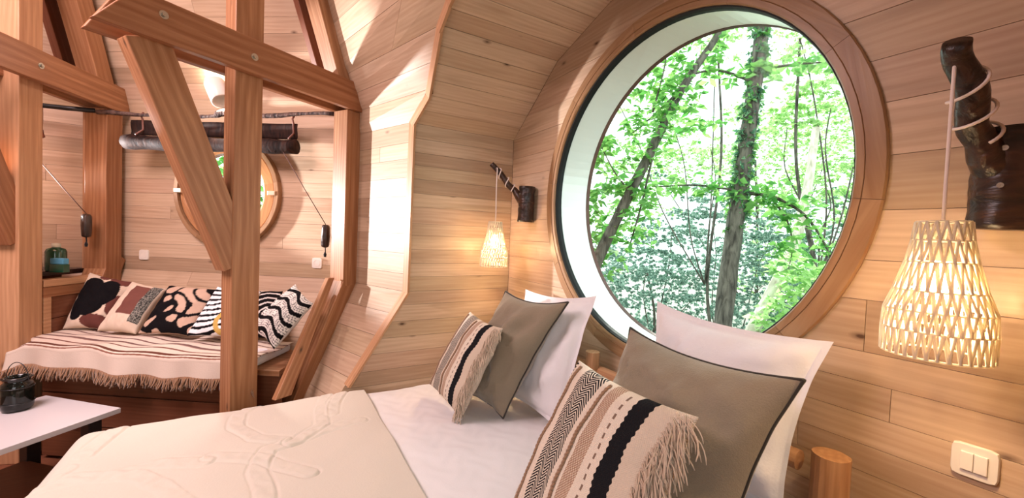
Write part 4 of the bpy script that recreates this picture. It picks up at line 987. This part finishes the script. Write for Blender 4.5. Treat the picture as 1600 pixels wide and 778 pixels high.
# 2. leaning tree at left
tr = empty('tree', D(900, 700, 5), 'slender leaning tree with broad leaves at left in the round window', 'tree')
mb = MB(); t0 = limb(mb, [D(880, 700, 5), D(905, 500, 5), D(930, 410, 5), D(985, 300, 5), D(1020, 230, 5.05), D(1062, 142, 5.1), D(1110, 72, 5.2), D(1160, 0, 5.3)], .085, .035, 12); mb.build('trunk', BARK, tr, smooth=True)
mb = MB(); L2 = [limb(mb, [D(1075, 118, 5.1), D(1030, 200, 5), D(1000, 330, 5.0), D(985, 380, 5)], .02, .008), limb(mb, [D(985, 300, 5), D(960, 270, 4.9), D(940, 230, 4.8)], .012, .005), limb(mb, [D(985, 210, 5.4), D(1005, 195, 5.3), D(1062, 142, 5.1)], .006, .015), limb(mb, [D(1045, 60, 5.2), D(1038, 110, 5.1), D(1020, 175, 5.1)], .006, .012), limb(mb, [D(930, 250, 5.8), D(925, 180, 5.9), D(932, 100, 6)], .07, .05)]; mb.build('branch', BARK, tr, smooth=True)['kind'] = 'stuff'
cl_ = [q for b_ in L2+[t0[8:]] for p in b_ for q in blob(p, .30, 4)]
leaves('leaves', cl_, 1500, .11, LEAFN, tr, .65)
leaves('leaves', [q for c in ((930, 350), (950, 390), (945, 300), (985, 345), (1000, 130), (1060, 60), (925, 240), (1090, 190)) for q in blob(D(*c, 5.4), .34, 40)], 750, .14, LEAFN, tr, .65)
# 3. pale slanting trunk
tr = empty('tree', D(1110, 720, 7), 'pale slanting trunk at lower right in the round window', 'tree')
mb = MB(); limb(mb, [D(1120, 720, 7), D(1160, 545, 7), D(1200, 470, 7.1), D(1240, 390, 7.2), D(1262, 300, 7.4), D(1275, 200, 7.6)], .14, .06, 10); mb.build('trunk', BARKP, tr, smooth=True)
leaves('leaves', [q for c in ((1220, 480), (1250, 450), (1280, 430), (1235, 420), (1200, 505), (1290, 465)) for q in blob(D(*c, 6.6), .34, 60)], 700, .15, LEAFY, tr, .5)
# 4. sunlit crowns at the right and above
TREES = [
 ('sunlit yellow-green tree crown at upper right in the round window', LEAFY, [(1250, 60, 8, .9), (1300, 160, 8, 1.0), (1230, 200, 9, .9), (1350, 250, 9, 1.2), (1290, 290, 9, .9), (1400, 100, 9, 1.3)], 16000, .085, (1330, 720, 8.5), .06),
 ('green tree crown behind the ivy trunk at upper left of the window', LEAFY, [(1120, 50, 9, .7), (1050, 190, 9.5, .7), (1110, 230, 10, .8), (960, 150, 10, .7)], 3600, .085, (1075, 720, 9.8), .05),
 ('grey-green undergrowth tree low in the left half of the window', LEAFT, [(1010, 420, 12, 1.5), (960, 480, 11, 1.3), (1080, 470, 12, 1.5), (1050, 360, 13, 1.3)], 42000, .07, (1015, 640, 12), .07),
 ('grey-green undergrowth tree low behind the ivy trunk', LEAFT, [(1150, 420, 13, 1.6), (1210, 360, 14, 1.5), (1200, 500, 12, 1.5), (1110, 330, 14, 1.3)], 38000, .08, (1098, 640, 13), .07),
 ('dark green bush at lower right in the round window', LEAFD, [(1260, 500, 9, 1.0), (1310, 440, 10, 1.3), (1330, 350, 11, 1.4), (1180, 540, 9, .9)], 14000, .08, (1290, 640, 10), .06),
 ('distant bright green tree filling the back of the forest view', LEAFY, [(1180, 250, 18, 3.0), (1020, 260, 18, 2.2), (1300, 220, 20, 3.4), (1230, 400, 18, 2.6)], 60000, .10, (1180, 640, 18), .12),
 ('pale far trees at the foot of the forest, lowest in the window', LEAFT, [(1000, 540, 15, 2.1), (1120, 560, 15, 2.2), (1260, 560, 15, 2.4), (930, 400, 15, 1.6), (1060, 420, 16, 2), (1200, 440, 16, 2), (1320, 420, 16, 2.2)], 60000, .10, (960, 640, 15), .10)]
for lb, m_, cs, n_, sz, base, r_ in TREES:
    tr = empty('tree', D(*base), lb, 'tree', 'trees in the forest beyond the round window'); pts = []; mb = MB(); b0 = D(base[0], base[1]+90, base[2])
    topc = D(cs[0][0], cs[0][1], cs[0][2]); jit = lambda: Vector(tuple(rng.uniform(-.28, .28, 3))); mid = b0.lerp(topc, .5)+jit(); limb(mb, [b0, b0.lerp(mid, .35)+jit(), b0.lerp(mid, .7)+jit(), mid, mid.lerp(topc, .5)+jit(), topc], r_, r_*.4, 8)
    mb2 = MB()
    for x, y, d, r in cs:
        c = D(x, y, d); limb(mb2, [mid, mid.lerp(c, .35)+jit(), mid.lerp(c, .7)+jit()+Vector((0, 0, .25)), c], r_*.35, .01, 6)
        for q in range(int(22*r)):
            pts += blob(c+Vector(tuple(rng.normal(size=3)*r*.45)), (.38*max(r, .8)*.8, .38*max(r, .8)*.8, .10*r), 12)
    mb.build('trunk', BARK, tr, smooth=True); mb2.build('branch', BARK, tr, smooth=True)['kind'] = 'stuff'; leaves('leaves', pts, n_, sz, m_, tr, .5)
# behind the small window
tr = empty('tree', cw(-3.4, 6.5, -3), 'tree seen through the small round window above the sofa', 'tree')
mb = MB(); limb(mb, [cw(-3.2, 6.2, -3), cw(-3.1, 6.2, 0), cw(-3.3, 6.4, 2)], .12, .07); mb.build('trunk', BARK, tr, smooth=True)
leaves('leaves', [q for k in range(18) for q in blob(cw(-3.9+rng.uniform(-1.2, 1.6), 6.4+rng.uniform(-.4, 1), .3+rng.uniform(-.7, 1.0)), .4, 14)], 1500, .15, LEAFN, tr, .5)
